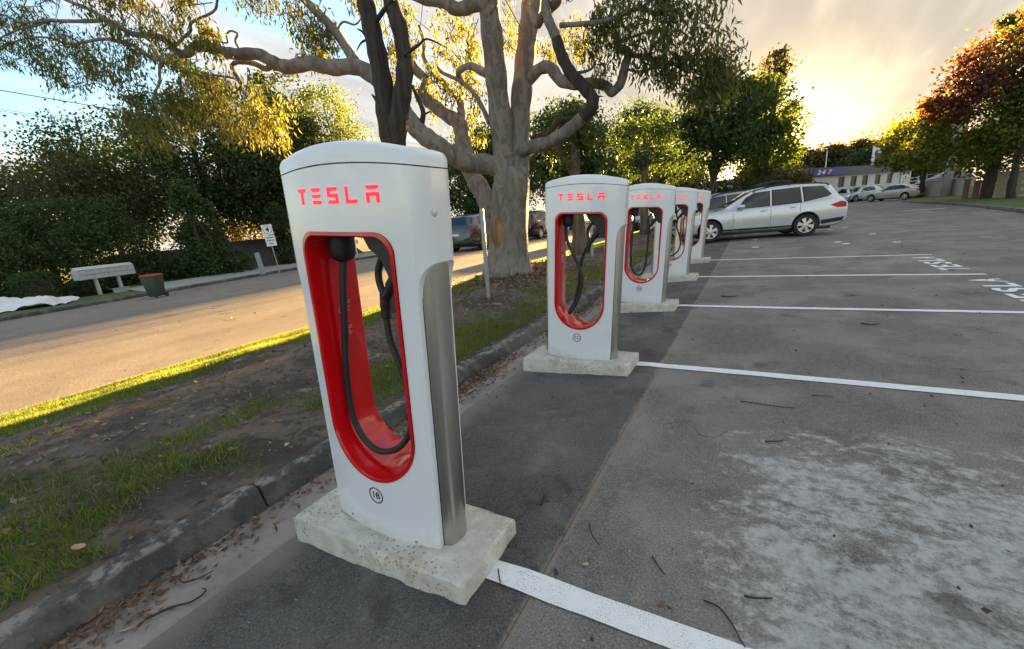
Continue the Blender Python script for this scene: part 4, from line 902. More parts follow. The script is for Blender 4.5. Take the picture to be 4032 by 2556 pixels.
# orange healed scar on the trunk's left side
sc_c = GB([(1168, 548, gy)])[0]
m = MB(); vs = []
for i, (rr, off) in enumerate(((0.02, 0.075), (0.10, 0.07), (0.17, 0.04), (0.22, -0.03))):
    for k_ in range(20):
        a = 2 * math.pi * k_ / 20
        vs.append((rr * math.cos(a), off, rr * 1.9 * math.sin(a)))
m.add(vs, [(i * 20 + k_, i * 20 + (k_ + 1) % 20, (i + 1) * 20 + (k_ + 1) % 20, (i + 1) * 20 + k_) for i in range(3) for k_ in range(20)] + [tuple(range(20))])
dirc = Vector((-gb.x, -gb.y, 0)).normalized(); ang = math.atan2(dirc.y, dirc.x) - math.pi / 2 - 0.72
so_ = m.build('bark_scar', RUSTB, gum, smooth=True); so_.rotation_euler = (0, 0, ang)
dv = Vector((math.cos(ang + math.pi / 2), math.sin(ang + math.pi / 2), 0)); ctr = BP[3]; so_.location = Vector((ctr.x, ctr.y, sc_c.z)) + dv * 0.44
BR = MB()
def br(pts, r0, r1, rad=None, n=10): return limb(BR, GB(pts), r0, r1, n, 5, rad)
Lb = br([(1185, 398, gy), (1140, 386, gy - 0.3), (1094, 383, gy - 0.6), (1051, 357, gy - 0.9), (1008, 327, gy - 1.1), (978, 301, gy - 1.2), (922, 224, gy - 1.3), (879, 181, gy - 1.4), (836, 157, gy - 1.5), (781, 159, gy - 1.7), (729, 149, gy - 1.9), (677, 158, gy - 2.1), (642, 146, gy - 2.3), (607, 128, gy - 2.5), (555, 127, gy - 2.7), (514, 120, gy - 2.9), (469, 108, gy - 3.1), (434, 128, gy - 3.2), (409, 115, gy - 3.3), (382, 90, gy - 3.4), (347, 83, gy - 3.5), (312, 80, gy - 3.6), (278, 62, gy - 3.7), (243, 42, gy - 3.8), (208, 21, gy - 3.9), (156, 0, gy - 4.0), (60, -50, gy - 4.2)], 0, 0, [0.25, 0.22, 0.20, 0.20, 0.20, 0.19, 0.18, 0.17, 0.165, 0.16, 0.15, 0.145, 0.13, 0.12, 0.115, 0.11, 0.105, 0.085, 0.075, 0.07, 0.06, 0.055, 0.05, 0.045, 0.04, 0.035, 0.03], 14)
br([(434, 128, gy - 3.2), (414, 132, gy - 3.3), (365, 139, gy - 3.4), (330, 118, gy - 3.4), (306, 104, gy - 3.5), (243, 92, gy - 3.6), (167, 104, gy - 3.7), (115, 89, gy - 3.8), (63, 90, gy - 3.9), (0, 110, gy - 4)], 0.065, 0.015)
br([(243, 42, gy - 3.8), (226, 49, gy - 3.8), (167, 50, gy - 3.9), (115, 49, gy - 4), (52, 52, gy - 4.1), (7, 35, gy - 4.2), (-60, 20, gy - 4.3)], 0.05, 0.018)
br([(115, 50, gy - 4), (70, 63, gy - 4), (35, 73, gy - 4), (-10, 95, gy - 4)], 0.035, 0.02)
br([(414, 132, gy - 3.3), (380, 146, gy - 3.4), (375, 170, gy - 3.4), (375, 195, gy - 3.4), (363, 222, gy - 3.45), (368, 247, gy - 3.5), (384, 268, gy - 3.5), (392, 282, gy - 3.5)], 0.04, 0.012)
br([(438, 130, gy - 3.2), (438, 146, gy - 3.2), (440, 174, gy - 3.2), (452, 205, gy - 3.2), (457, 240, gy - 3.2), (455, 256, gy - 3.2)], 0.03, 0.008)
br([(642, 150, gy - 2.3), (625, 162, gy - 2.3), (598, 150, gy - 2.4), (563, 146, gy - 2.5), (546, 153, gy - 2.5), (549, 170, gy - 2.5), (567, 198, gy - 2.5), (556, 215, gy - 2.5), (535, 229, gy - 2.5), (532, 257, gy - 2.5), (508, 270, gy - 2.5)], 0.07, 0.014)
br([(560, 188, gy - 2.5), (549, 184, gy - 2.5), (504, 177, gy - 2.6), (462, 177, gy - 2.7), (448, 153, gy - 2.8), (442, 140, gy - 2.9)], 0.03, 0.012)
br([(565, 120, gy - 2.6), (553, 97, gy - 2.6), (558, 80, gy - 2.6), (542, 73, gy - 2.6), (532, 83, gy - 2.6), (534, 101, gy - 2.6), (508, 97, gy - 2.6), (513, 113, gy - 2.6)], 0.024, 0.016)
br([(409, 112, gy - 3.3), (432, 88, gy - 3.3), (448, 73, gy - 3.3), (452, 52, gy - 3.3), (501, 28, gy - 3.4), (511, 0, gy - 3.5), (520, -50, gy - 3.5)], 0.035, 0.02)
br([(850, 168, gy - 1.5), (827, 132, gy - 1.5), (779, 63, gy - 1.6), (716, 0, gy - 1.7), (640, -80, gy - 1.8)], 0.12, 0.08)
br([(790, 78, gy - 1.6), (806, 52, gy - 1.6), (835, 58, gy - 1.6), (850, 40, gy - 1.6), (856, 10, gy - 1.6)], 0.03, 0.012)
br([(1170, 560, gy + 0.2), (1156, 508, gy + 0.4), (1137, 456, gy + 0.6), (1111, 413, gy + 0.8), (1090, 344, gy + 1.0), (1081, 293, gy + 1.1), (1051, 272, gy + 1.1), (1017, 245, gy + 1.1), (997, 224, gy + 1.1), (1001, 189, gy + 1.2), (978, 164, gy + 1.2), (956, 120, gy + 1.2), (930, 80, gy + 1.3), (915, 20, gy + 1.3)], 0, 0, [0.27, 0.25, 0.24, 0.23, 0.22, 0.21, 0.17, 0.17, 0.16, 0.13, 0.12, 0.10, 0.07, 0.04], 14)
br([(1083, 300, gy + 1.1), (1085, 270, gy + 1.2), (1079, 232, gy + 1.3), (1042, 194, gy + 1.4), (1008, 159, gy + 1.4), (995, 129, gy + 1.5), (997, 103, gy + 1.5), (985, 60, gy + 1.5)], 0.13, 0.04)
br([(1225, 352, gy + 0.1), (1245, 346, gy), (1288, 336, gy - 0.2), (1331, 310, gy - 0.3), (1365, 280, gy - 0.4), (1382, 265, gy - 0.47)], 0, 0, [0.20, 0.15, 0.135, 0.13, 0.12, 0.115], 12)
br([(1312, 104, gy - 0.5), (1305, 82, gy - 0.5), (1288, 43, gy - 0.5), (1283, 0, gy - 0.5), (1300, -50, gy - 0.5)], 0, 0, [0.09, 0.095, 0.09, 0.09, 0.07], 12)
br([(1228, 210, gy + 0.5), (1262, 168, gy + 0.4), (1292, 159, gy + 0.3), (1318, 189, gy + 0.2), (1352, 198, gy), (1395, 196, gy), (1425, 202, gy), (1438, 217, gy), (1460, 194, gy), (1468, 159, gy), (1477, 125, gy), (1456, 112, gy), (1453, 93, gy)], 0, 0, [0.13, 0.13, 0.125, 0.12, 0.11, 0.10, 0.095, 0.09, 0.09, 0.085, 0.08, 0.07, 0.04], 12)
br([(1475, 128, gy), (1507, 133, gy - 0.1), (1546, 142, gy - 0.2), (1602, 155, gy - 0.3), (1650, 170, gy - 0.3)], 0.05, 0.015)
br([(1468, 160, gy), (1500, 168, gy), (1560, 160, gy), (1610, 180, gy)], 0.03, 0.01)
br([(1300, -30, gy - 0.5), (1310, 0, gy - 0.4), (1275, 40, gy - 0.2), (1262, 60, gy)], 0.10, 0.09)
br([(1318, 60, gy - 0.4), (1420, 50, gy - 0.6), (1500, 20, gy - 0.7), (1545, 30, gy - 0.8), (1600, 20, gy - 0.9)], 0.05, 0.02)
br([(1455, 100, gy), (1520, 75, gy - 0.2), (1580, 60, gy - 0.3)], 0.03, 0.01)
br([(1160, 30, gy - 0.3), (1133, 9, gy - 0.4), (1077, 22, gy - 0.5), (1042, 4, gy - 0.6), (1000, -2, gy - 0.8), (930, -30, gy - 1)], 0.16, 0.10)
br([(1172, 190, gy), (1133, 168, gy + 0.3), (1103, 155, gy + 0.5), (1077, 172, gy + 0.7), (1090, 200, gy + 0.9)], 0.11, 0.06)
br([(1030, 160, gy + 0.8), (1042, 172, gy + 0.7), (1094, 198, gy + 0.6), (1128, 241, gy + 0.5), (1150, 290, gy + 0.3)], 0.035, 0.06)
br([(1340, 150, gy - 0.2), (1352, 170, gy - 0.1), (1385, 165, gy), (1400, 150, gy)], 0.04, 0.02)
BR.build('branches', SMOOTHB, gum, smooth=True)
DK = MB(); limb(DK, GB([(1249, 331, gy + 0.2), (1292, 310, gy + 0.3), (1318, 284, gy + 0.4), (1348, 280, gy + 0.5)]), 0.10, 0.05); DK.build('dark_branch', ROUGHB, gum, smooth=True)
DK = MB(); limb(DK, [p * 1 for p in GB([(1372, 274, gy - 0.44), (1391, 252, gy - 0.5), (1391, 228, gy - 0.5), (1365, 198, gy - 0.5), (1339, 168, gy - 0.5), (1318, 125, gy - 0.5), (1308, 90, gy - 0.5)])], 0.125, 0.105, 12); DK.build('charred_bark', ROUGHB, gum, smooth=True)
DK = MB(); limb(DK, GB([(985, 310, gy - 1.1), (995, 267, gy - 1.2), (982, 232, gy - 1.2), (968, 200, gy - 1.3)]), 0.07, 0.03); DK.build('dead_stub', ROUGHB, gum, smooth=True)
DK = MB(); limb(DK, GB([(995, 270, gy - 1.2), (1012, 262, gy - 1.2)]), 0.03, 0.015); DK.build('dead_stub', ROUGHB, gum, smooth=True)
CL = []   # clusters: overview x, y, radius, distance
def cl(Y, *a): CL.extend((x, y, r_, Y) for x, y, r_ in a)
cl(gy - 3.9, (30, 20, 55), (110, 15, 60), (190, -5, 60), (60, 65, 40), (15, 60, 40), (150, 80, 40), (250, 20, 55), (40, 118, 34), (90, 130, 30), (0, 130, 35))
cl(gy - 3.6, (300, 35, 60), (360, 20, 60), (420, 20, 55), (450, 55, 50), (380, 75, 45), (330, 110, 40), (280, 100, 40), (240, 130, 42), (190, 150, 40), (150, 190, 32), (210, 185, 40), (255, 170, 40), (300, 150, 32), (170, 130, 35), (120, 165, 28), (280, 190, 26))
cl(gy - 3.3, (465, 90, 36), (500, 100, 30), (440, 160, 30), (330, 235, 36), (350, 285, 42), (380, 315, 34), (365, 345, 26), (320, 300, 34), (410, 270, 36), (395, 225, 28), (300, 270, 28), (420, 320, 22))
cl(gy - 2.7, (455, 235, 46), (500, 220, 45), (530, 250, 42), (490, 275, 40), (440, 285, 36), (560, 225, 40), (590, 260, 42), (615, 290, 40), (645, 305, 34), (600, 315, 32), (560, 285, 34), (520, 195, 36), (575, 195, 32), (625, 255, 32), (660, 280, 26), (540, 310, 26), (480, 185, 30))
cl(gy - 1.7, (690, 20, 40), (725, 55, 38), (755, 45, 38), (745, 100, 32), (710, 85, 28), (770, 85, 24), (735, 130, 24), (640, -20, 50), (580, -40, 50))
cl(gy + 1.0, (905, 60, 38), (940, 45, 42), (980, 55, 40), (960, 95, 36), (910, 115, 30), (925, 160, 26), (1060, 70, 40), (1095, 95, 42), (1060, 120, 40), (1030, 150, 36), (1095, 150, 34), (1120, 120, 28), (1010, 195, 26), (960, 210, 24), (1100, 195, 30), (1060, 210, 26), (1120, 220, 26), (905, 180, 22))
cl(gy + 2.0, (1198, 60, 38), (1200, 95, 26), (1280, 118, 26), (1110, 260, 24), (1030, 260, 20), (1085, 320, 22), (1120, 320, 22), (1350, 90, 36), (1380, 105, 36), (1360, 125, 26))
cl(gy - 0.2, (1420, 90, 44), (1450, 60, 44), (1430, 120, 36), (1470, 95, 38), (1400, 60, 30), (1440, 20, 44), (1490, 50, 40), (1520, 90, 38), (1540, 120, 30), (1420, 165, 20), (1400, 130, 24), (1500, 140, 26))
cl(gy - 0.9, (1480, 10, 48), (1540, 20, 50), (1600, 15, 50), (1650, 30, 46), (1570, 65, 46), (1630, 70, 42), (1510, -10, 50), (1590, -30, 55))
cl(gy - 0.4, (1610, 115, 44), (1655, 105, 46), (1695, 125, 42), (1720, 160, 30), (1640, 150, 42), (1690, 165, 40), (1600, 165, 32), (1570, 145, 30), (1650, 190, 34), (1700, 195, 30), (1610, 205, 24), (1675, 222, 26), (1640, 225, 20), (1545, 165, 22), (1560, 105, 36))
cl(gy - 1.0, (1150, -120, 110), (1260, -140, 110), (1000, -110, 110), (860, -90, 100), (720, -110, 100), (1380, -110, 110), (1480, -90, 100))
pts = []
g = np.random.default_rng(3)
for (x, y, r_, Y) in CL:
    c0 = np.array(dY(x, y, Y) - gb); pxm = r_ * K / FPX * float((np.array(dY(x, y, Y)) - [0, 0, CAMH]) @ CAM_F)
    nsub = int(2 + pxm * (5.5 if 200 < x < 700 and y > 150 else 4.6 if x > 1390 else 6.5))
    sub = blob_points(nsub, c0, pxm, pxm, pxm * 0.85, g, 0.5)
    for s_ in sub:
        k_ = int(g.integers(40, 70)); rr = g.uniform(0.075, 0.15)
        pts.append(s_ + g.normal(size=(k_, 3)) * np.array([rr, rr, rr * 1.15]))
pts = np.concatenate(pts)
quads('leaves', leaf_quads(pts, 0.15, 0.0175, 0.82, 11), GUM, gum)
tw = MB()
for (x, y, r_, Y) in CL:       # thin twigs inside each spray
    c0 = dY(x, y, Y) - gb
    for k_ in range(3):
        a = Vector(g.normal(size=3)) * (r_ * 0.006); b_ = Vector(g.normal(size=3)) * (r_ * 0.004)
        tw.tube([c0 + a + Vector((0, 0, 0.1)), c0 + b_, c0 - a * 0.6 - Vector((0, 0, 0.25))], [0.010, 0.007, 0.004], 4)
tag(tw.build('twigs', BROWNB, gum), kind='stuff')

# ---- dark dead twin-stemmed tree in front of it
db = gnd(1600, 1230, 0.05)
dead = thing('dead_tree', 'dark rough-barked dead tree with two stems behind charger 1B', 'tree', db)
def DB(pts): return [dY(x, y, Y) - db for x, y, Y in pts]
m = MB(); dy_ = db.y
limb(m, [Vector((0, 0, -0.15))] + DB([(948, 690, dy_), (938, 560, dy_), (926, 420, dy_), (922, 340, dy_), (909, 280, dy_), (900, 194, dy_), (883, 108, dy_), (866, 34, dy_), (853, -20, dy_), (838, -100, dy_)]), 0, 0, 14, rad=[0.30, 0.24, 0.20, 0.185, 0.17, 0.145, 0.14, 0.135, 0.125, 0.12, 0.10])
limb(m, DB([(930, 350, dy_), (938, 275, dy_), (949, 194, dy_ + 0.05), (952, 129, dy_ + 0.1), (935, 52, dy_ + 0.1), (918, 0, dy_ + 0.1), (905, -70, dy_ + 0.1)]), 0, 0, 14, rad=[0.15, 0.14, 0.125, 0.12, 0.115, 0.11, 0.09])
m.build('trunk', ROUGHB, dead, smooth=True)
m = MB(); limb(m, DB([(875, 110, dy_), (855, 78, dy_), (840, 68, dy_)]), 0.035, 0.008); m.build('dead_snag', ROUGHB, dead, smooth=True)
m = MB(); limb(m, DB([(868, 92, dy_), (850, 100, dy_), (838, 120, dy_)]), 0.025, 0.006); m.build('dead_snag', ROUGHB, dead, smooth=True)
m = MB(); limb(m, DB([(905, 275, dy_), (884, 235, dy_), (874, 222, dy_)]), 0.045, 0.01); m.build('dead_snag', ROUGHB, dead, smooth=True)
m = MB(); limb(m, DB([(898, 290, dy_), (886, 262, dy_)]), 0.02, 0.006); m.build('dead_snag', ROUGHB, dead, smooth=True)
m = MB(); limb(m, DB([(952, 129, dy_), (985, 105, dy_), (1005, 92, dy_), (1050, 112, dy_)]), 0.03, 0.006); m.build('dead_snag', ROUGHB, dead, smooth=True)
m = MB(); limb(m, DB([(878, 60, dy_), (905, 20, dy_), (930, -10, dy_)]), 0.04, 0.02); m.build('dead_snag', ROUGHB, dead, smooth=True)
m = MB(); limb(m, DB([(930, 640, dy_), (922, 665, dy_ - 0.1), (926, 700, dy_ - 0.15)]), 0.05, 0.02); m.build('dead_snag', ROUGHB, dead, smooth=True)

# ---- other trees
def tree(name, label, base, h, crown, mat, nleaf, leaf, bark=BROWNB, tr=0.22, seed=1, lean=(0, 0), group=None, droop=0.15, clump=0.30, cat='tree', nclump=60, stems=1, mats=None, shell=0.6):
    """crown: list of ellipsoids (dx,dy,z,rx,ry,rz); leaves sit in clumps spread over them"""
    g = np.random.default_rng(seed)
    t = thing(name, label, cat, base, group=group)
    vol = np.array([c[3] * c[4] * c[5] for c in crown]) ** 0.75; vol /= vol.sum()
    cs = []
    for c, f_ in zip(crown, vol):
        k_ = max(4, int(nclump * f_)); cs.append(np.concatenate([blob_points(k_, np.array(c[:3], float), c[3], c[4], c[5], g, shell), np.full((k_, 1), (c[3] + c[4] + c[5]) / 3)], 1))
    cs = np.concatenate(cs); wgt = g.uniform(0.4, 1.3, len(cs)); cnt = (nleaf * wgt / wgt.sum()).astype(int)
    P_ = []
    for c, k_ in zip(cs, cnt):
        s_ = clump * c[3] * g.uniform(0.6, 1.2); P_.append(c[:3] + g.normal(size=(k_, 3)) * np.array([s_, s_, s_ * 0.7]))
    P_ = np.concatenate(P_)
    P_ = P_[P_[:, 2] > 0.05]
    quads('crown', leaf_quads(P_, leaf, leaf * 0.34, droop, seed + 1), mat, t)
    m = MB(); top = max(c[2] + c[5] * 0.5 for c in crown)
    for s_ in range(stems):
        o = Vector((g.normal() * 0.25, g.normal() * 0.25, 0)) * (stems > 1); lx, ly = lean[0] + g.normal() * 0.4 * (stems > 1), lean[1] + g.normal() * 0.4 * (stems > 1)
        pts_ = [o + Vector((lx * u + g.normal() * 0.06 * h * 0.1, ly * u + g.normal() * 0.06 * h * 0.1, top * u - 0.3 * (u == 0))) for u in (0, 0.12, 0.3, 0.5, 0.72, 1.0)]
        P2 = limb(m, pts_, tr * (1.25 if stems == 1 else 1), tr * 0.25, 9)
        for i in range(7):
            c = Vector(cs[g.integers(len(cs))][:3]); st_ = P2[int(len(P2) * g.uniform(0.3, 0.85))]
            mid_ = st_.lerp(c, 0.5) + Vector((0, 0, -0.04 * h)); limb(m, [st_, mid_, c], tr * 0.38, tr * 0.08, 6, 4)
    m.build('trunk', bark, t, smooth=True)
    return t
# left of the street, far side
tree('broad_tree', 'big dark broadleaf tree left of centre behind the hedge', (-30, 15.5, -1.2), 14, [(0, 0, 8.2, 3.2, 3.2, 3.4), (-1.5, -2, 6.0, 2.8, 2.8, 2.6), (1.0, 2.4, 6.4, 2.6, 2.8, 3.0), (0, 0.4, 11.4, 2.0, 2.0, 1.8), (0, -1.8, 9.6, 1.6, 1.6, 1.6)], MIDG, 26000, 0.22, ROUGHB, 0.30, 21, group='trees across the street', nclump=130, clump=0.26)
tree('broad_tree', 'dark tree behind the wheelie bin with thin trunk', (-29, 20.4, -1.2), 13, [(0, 0, 8.6, 2.8, 3.0, 3.2), (1, -2, 6.2, 2.6, 2.6, 3.0), (0, 2.4, 7.0, 2.4, 2.6, 2.6), (0.5, 0.5, 11.8, 1.7, 1.7, 1.7)], DARK, 25000, 0.22, ROUGHB, 0.28, 22, group='trees across the street', nclump=120, clump=0.26)
tree('broad_tree', 'olive-green tree at the far left edge behind the clipped hedges', (-33, 8.2, -1.4), 8, [(0, 0, 5.0, 3.0, 3.0, 2.6), (1.5, 2.5, 5.4, 2.4, 2.4, 2.2), (-0.5, -2.5, 4.4, 2.4, 2.4, 2.2)], OLIVE, 20400, 0.19, BROWNB, 0.2, 23, group='trees across the street', nclump=90)
tree('broad_tree', 'thin-crowned grey-green tree rising against the sky at left', (-38, 13.0, -1.4), 13, [(0, 0, 8.6, 2.8, 2.6, 2.8), (0, 2.2, 10.4, 2.2, 2.0, 2.0), (0, -1.8, 7.4, 2.0, 2.2, 2.0)], MIDG, 11050, 0.20, BROWNB, 0.2, 24, group='trees across the street', nclump=70)
tree('tall_tree', 'tall pale-green feathery tree left of charger 1B', (-33, 28.5, -1.2), 15, [(0, 0, 12.2, 2.4, 2.6, 2.8), (0.5, 1.8, 9.6, 2.4, 2.4, 2.4), (-0.5, -2.0, 9.6, 2.2, 2.2, 2.4), (0, 0, 6.6, 2.6, 2.6, 1.8)], LIGHTG, 17000, 0.19, BROWNB, 0.2, 25, group='trees across the street', nclump=95, clump=0.26)
tree('tall_tree', 'pale-green round-topped tree beside the tall feathery one', (-36, 25.5, -1.2), 15, [(0, 0, 12.2, 2.0, 2.2, 2.2), (0, -2.0, 11.0, 1.6, 1.8, 1.8), (0, 0, 8.4, 2.4, 2.4, 2.2)], LIGHTG, 13600, 0.19, BROWNB, 0.2, 26, group='trees across the street', nclump=85, clump=0.26)
tree('broad_tree', 'low brown-green tree just left of the cap of charger 1B', (-34, 36.5, -1.2), 9, [(0, 0, 7.0, 2.6, 2.8, 2.4), (0.4, 3.2, 6.0, 2.0, 2.2, 2.0), (0, -3, 6.4, 2.0, 2.4, 2.2)], OLIVE, 13600, 0.21, BROWNB, 0.2, 27, group='trees across the street', nclump=80)
tree('broad_tree', 'dark undergrowth tree above the tiled roof', (-31, 24.5, -1.2), 8, [(0, 0, 5.6, 2.8, 3.2, 2.6), (0.5, 3.4, 5.0, 2.2, 2.6, 2.4), (0.5, -3.2, 5.0, 2.2, 2.6, 2.2)], DARK, 18700, 0.21, ROUGHB, 0.22, 28, group='trees across the street', nclump=80)
tree('broad_tree', 'golden-lit tree seen deep between the dark crowns', (-40, 22, -1.8), 10, [(0, 0, 6.0, 4, 4.5, 3.2), (0, 5, 6, 3, 4, 3)], OLIVE, 15300, 0.24, BROWNB, 0.25, 29, group='trees across the street', nclump=80)
tree('broad_tree', 'dark trees at the back of the left gardens', (-46, 14, -2.5), 10, [(0, 0, 6.5, 4, 6, 3.5), (0, -8, 5, 4, 5, 3.0)], DARK, 17000, 0.27, BROWNB, 0.25, 30, group='trees across the street', nclump=80)
tree('slim_tree', 'slim tree branch reaching in at the left edge of the sky', (-24, 3.2, -0.3), 8, [(0, 0.3, 6.9, 0.7, 0.75, 0.85), (0.1, -0.4, 6.2, 0.8, 0.9, 0.7)], OLIVE, 2600, 0.16, BROWNB, 0.09, 31, group='trees across the street', nclump=26)
# hedges and shrubs
tree('tall_hedge', 'big rounded dark hedge behind the letterbox bank', (-27.5, 7.6, -0.9), 4.5, [(0, 0, 2.2, 1.7, 2.6, 2.4), (0.1, 1.5, 2.6, 1.6, 1.8, 2.2), (0, -1.6, 2.4, 1.6, 1.6, 2.0), (0, 0.4, 4.0, 1.3, 2.0, 0.9)], HEDGE, 22000, 0.13, BROWNB, 0.12, 41, cat='hedge', nclump=260, clump=0.16, shell=0.85)
tree('ivy_column', 'tall ivy-covered trunk right of the wheelie bin', (-24.5, 11.6, -0.7), 5, [(0, 0, 1.5, 0.9, 1.0, 1.6), (0, 0.1, 3.2, 0.9, 0.95, 1.5), (0, 0.1, 4.6, 0.6, 0.7, 0.8)], HEDGE, 11000, 0.15, BROWNB, 0.2, 42, cat='shrub', nclump=140, clump=0.2, shell=0.8)
tree('cypress', 'narrow dark cypress behind the route sign', (-24.6, 16.2, -0.5), 4.2, [(0, 0, 1.3, 0.45, 0.45, 1.3), (0, 0, 2.8, 0.35, 0.35, 1.2)], DARK, 5000, 0.13, BROWNB, 0.08, 43, cat='tree', nclump=90, clump=0.25, shell=0.8)
tree('leafy_shrub', 'dark shrubs under the ivy column', (-26.0, 9.9, -0.8), 2.4, [(0, 0, 1.0, 1.2, 1.3, 1.0)], DARK, 4500, 0.15, BROWNB, 0.08, 44, cat='shrub', nclump=60)
tree('leafy_shrub', 'loose green shrub beside the small blue-grey post', (-24.2, 12.9, -0.6), 2.4, [(0, 0, 0.9, 0.8, 0.8, 0.9), (0, -0.9, 0.8, 0.7, 0.8, 0.8)], HEDGE, 5000, 0.14, BROWNB, 0.06, 45, cat='shrub', nclump=60)
tree('leafy_shrub', 'olive shrub at the left picture edge above the white sheet', (-29.5, 3.6, -0.8), 3, [(0, 0, 2.0, 1.6, 2.2, 1.8), (0.3, 2.2, 1.6, 1.2, 1.4, 1.4)], OLIVE, 9000, 0.16, BROWNB, 0.08, 46, cat='shrub', nclump=100)
def clipped(name, label, c, sx_, sy_, sz_, seed, n=9000):
    g = np.random.default_rng(seed); t = thing(name, label, 'hedge', c, group='clipped hedges')
    p = g.uniform(-1, 1, (n, 3)); ax = g.integers(0, 3, n); p[np.arange(n), ax] = np.sign(p[np.arange(n), ax]) * g.uniform(0.85, 1.03, n)
    nn = np.linalg.norm(p, ord=4, axis=1, keepdims=True); p = p / np.maximum(nn, 0.9) ; p = p * np.array([sx_, sy_, sz_]) + [0, 0, sz_]
    quads('crown', leaf_quads(p, 0.075, 0.026, 0.0, seed), HEDGE, t)
    mm = MB().box((-sx_ * 0.72, -sy_ * 0.72, 0), (sx_ * 0.72, sy_ * 0.72, sz_ * 1.6)); mm.build('inner_twigs', BROWNB, t)
clipped('clipped_hedge', 'box-shaped clipped hedge left of the letterbox bank', (-24.6, 5.45, -0.32), 0.8, 0.62, 0.66, 51)
clipped('clipped_hedge', 'rounded clipped hedge at the left picture edge', (-24.9, 3.7, -0.32), 0.7, 0.62, 0.60, 52)
# behind the gum and right of it
BT = 'trees along the street behind the chargers'
tree('broad_tree', 'dark dense tree between the gum trunk and charger 1C', (-20.5, 34, -0.3), 11, [(0, 0, 6.5, 3.2, 3.0, 3.2), (2.0, 0, 5.0, 2.4, 2.4, 2.6), (0, 0, 3.2, 2.6, 2.4, 1.8)], MIDG, 16900, 0.26, ROUGHB, 0.25, 61, group=BT, nclump=100)
tree('broad_tree', 'dark dense tree above chargers 1C and 2A', (-16.5, 43, -0.3), 13, [(0, 0, 8.0, 3.6, 3.0, 3.4), (2.6, 0, 6.6, 2.8, 2.6, 2.8), (-2.2, 0, 5.4, 3.0, 2.6, 2.6), (0.5, 0, 10.6, 2.6, 2.2, 1.7)], MIDG, 19500, 0.30, ROUGHB, 0.28, 62, group=BT, nclump=110)
tree('broad_tree', 'dark tree with several pale leaning stems right of charger 2C', (-15.5, 72, -0.2), 17, [(0, 0, 12.4, 4.4, 3.6, 4.0), (2.8, 0, 10.0, 3.6, 3.4, 3.4), (-2.4, 0, 9.2, 3.4, 3.2, 3.4)], MIDG, 16900, 0.41, BROWNB, 0.26, 63, group=BT, nclump=100, stems=3)
tree('broad_tree', 'dark tree standing behind the two stems of the gum', (-25.5, 41, -0.3), 13, [(0, 0, 7.4, 3.2, 3.2, 3.4), (2.6, 0, 5.4, 2.8, 2.8, 2.8), (-2.6, 0, 5.6, 2.8, 2.8, 2.8)], DARK, 15000, 0.30, BROWNB, 0.24, 164, group=BT, nclump=120)
tree('broad_tree', 'bright green tree right of the dark street trees', (-2.0, 25, 0), 8, [(0, 0, 5.4, 1.35, 1.4, 1.7), (0.4, 0, 4.2, 1.3, 1.4, 1.2), (-0.8, 0.3, 4.8, 1.0, 1.1, 1.1), (0.2, 0, 6.8, 0.8, 0.9, 0.8)], MIDG, 13000, 0.19, BROWNB, 0.15, 64, group=BT, nclump=110, stems=2)
tree('broad_tree', 'light-green tree with hazy outline beside the bright sky gap', (0.15, 27.5, 0), 8, [(0, 0, 5.4, 1.35, 1.4, 1.7), (0.3, 0, 3.8, 1.3, 1.4, 1.3), (-0.5, 0, 6.7, 0.8, 0.8, 0.8)], LIGHTG, 11000, 0.19, BROWNB, 0.16, 65, group=BT, nclump=95, stems=2)
tree('thin_tree', 'thin brown tree top standing above the hazy green tree', (0.7, 42, 0), 13, [(0, 0, 10.8, 0.9, 0.9, 1.2), (-1.2, 0, 9.6, 0.8, 0.8, 0.9), (1.3, 0, 7.6, 0.8, 0.8, 0.5)], OLIVE, 2600, 0.26, BROWNB, 0.12, 66, group=BT, nclump=40)
tree('leafy_shrub', 'brown-green shrub bank below the bright gap beside the 24/7 building', (2.2, 46, 0), 4, [(0.0, 0, 2.2, 1.6, 1.6, 2.0), (-1.8, 0, 2.4, 1.6, 1.6, 2.0), (1.4, 1.0, 1.7, 0.9, 1.2, 1.3)], OLIVE, 9000, 0.24, BROWNB, 0.12, 67, cat='shrub', nclump=90, stems=2)
tree('leafy_shrub', 'dark understorey shrubs behind the wagon bonnet', (-2.9, 26.5, 0), 3, [(0, 0, 1.4, 1.9, 1.2, 1.2), (2.0, 0.4, 1.2, 1.5, 1.2, 1.0), (-1.0, 0.5, 2.0, 1.0, 0.9, 0.8)], DARK, 9000, 0.17, BROWNB, 0.12, 68, cat='shrub', nclump=80, stems=2)  # brought forward and widened to block the sun from the median
tree('rough_tree', 'rough-barked street tree seen through the opening of charger 1C', (-5.25, 14.2, 0.0), 4.4, [(-0.5, 0.4, 3.9, 1.1, 1.1, 0.9), (-0.3, 0.6, 3.0, 0.8, 0.8, 0.6)], MIDG, 4200, 0.15, BROWNB, 0.27, 69, group=BT, nclump=20)
tree('rough_tree', 'street tree seen through the opening of charger 2A', (-5.0, 23.5, 0.0), 5, [(0, 0, 4.4, 1.5, 1.5, 1.2)], MIDG, 4550, 0.16, BROWNB, 0.26, 70, group=BT, nclump=40)
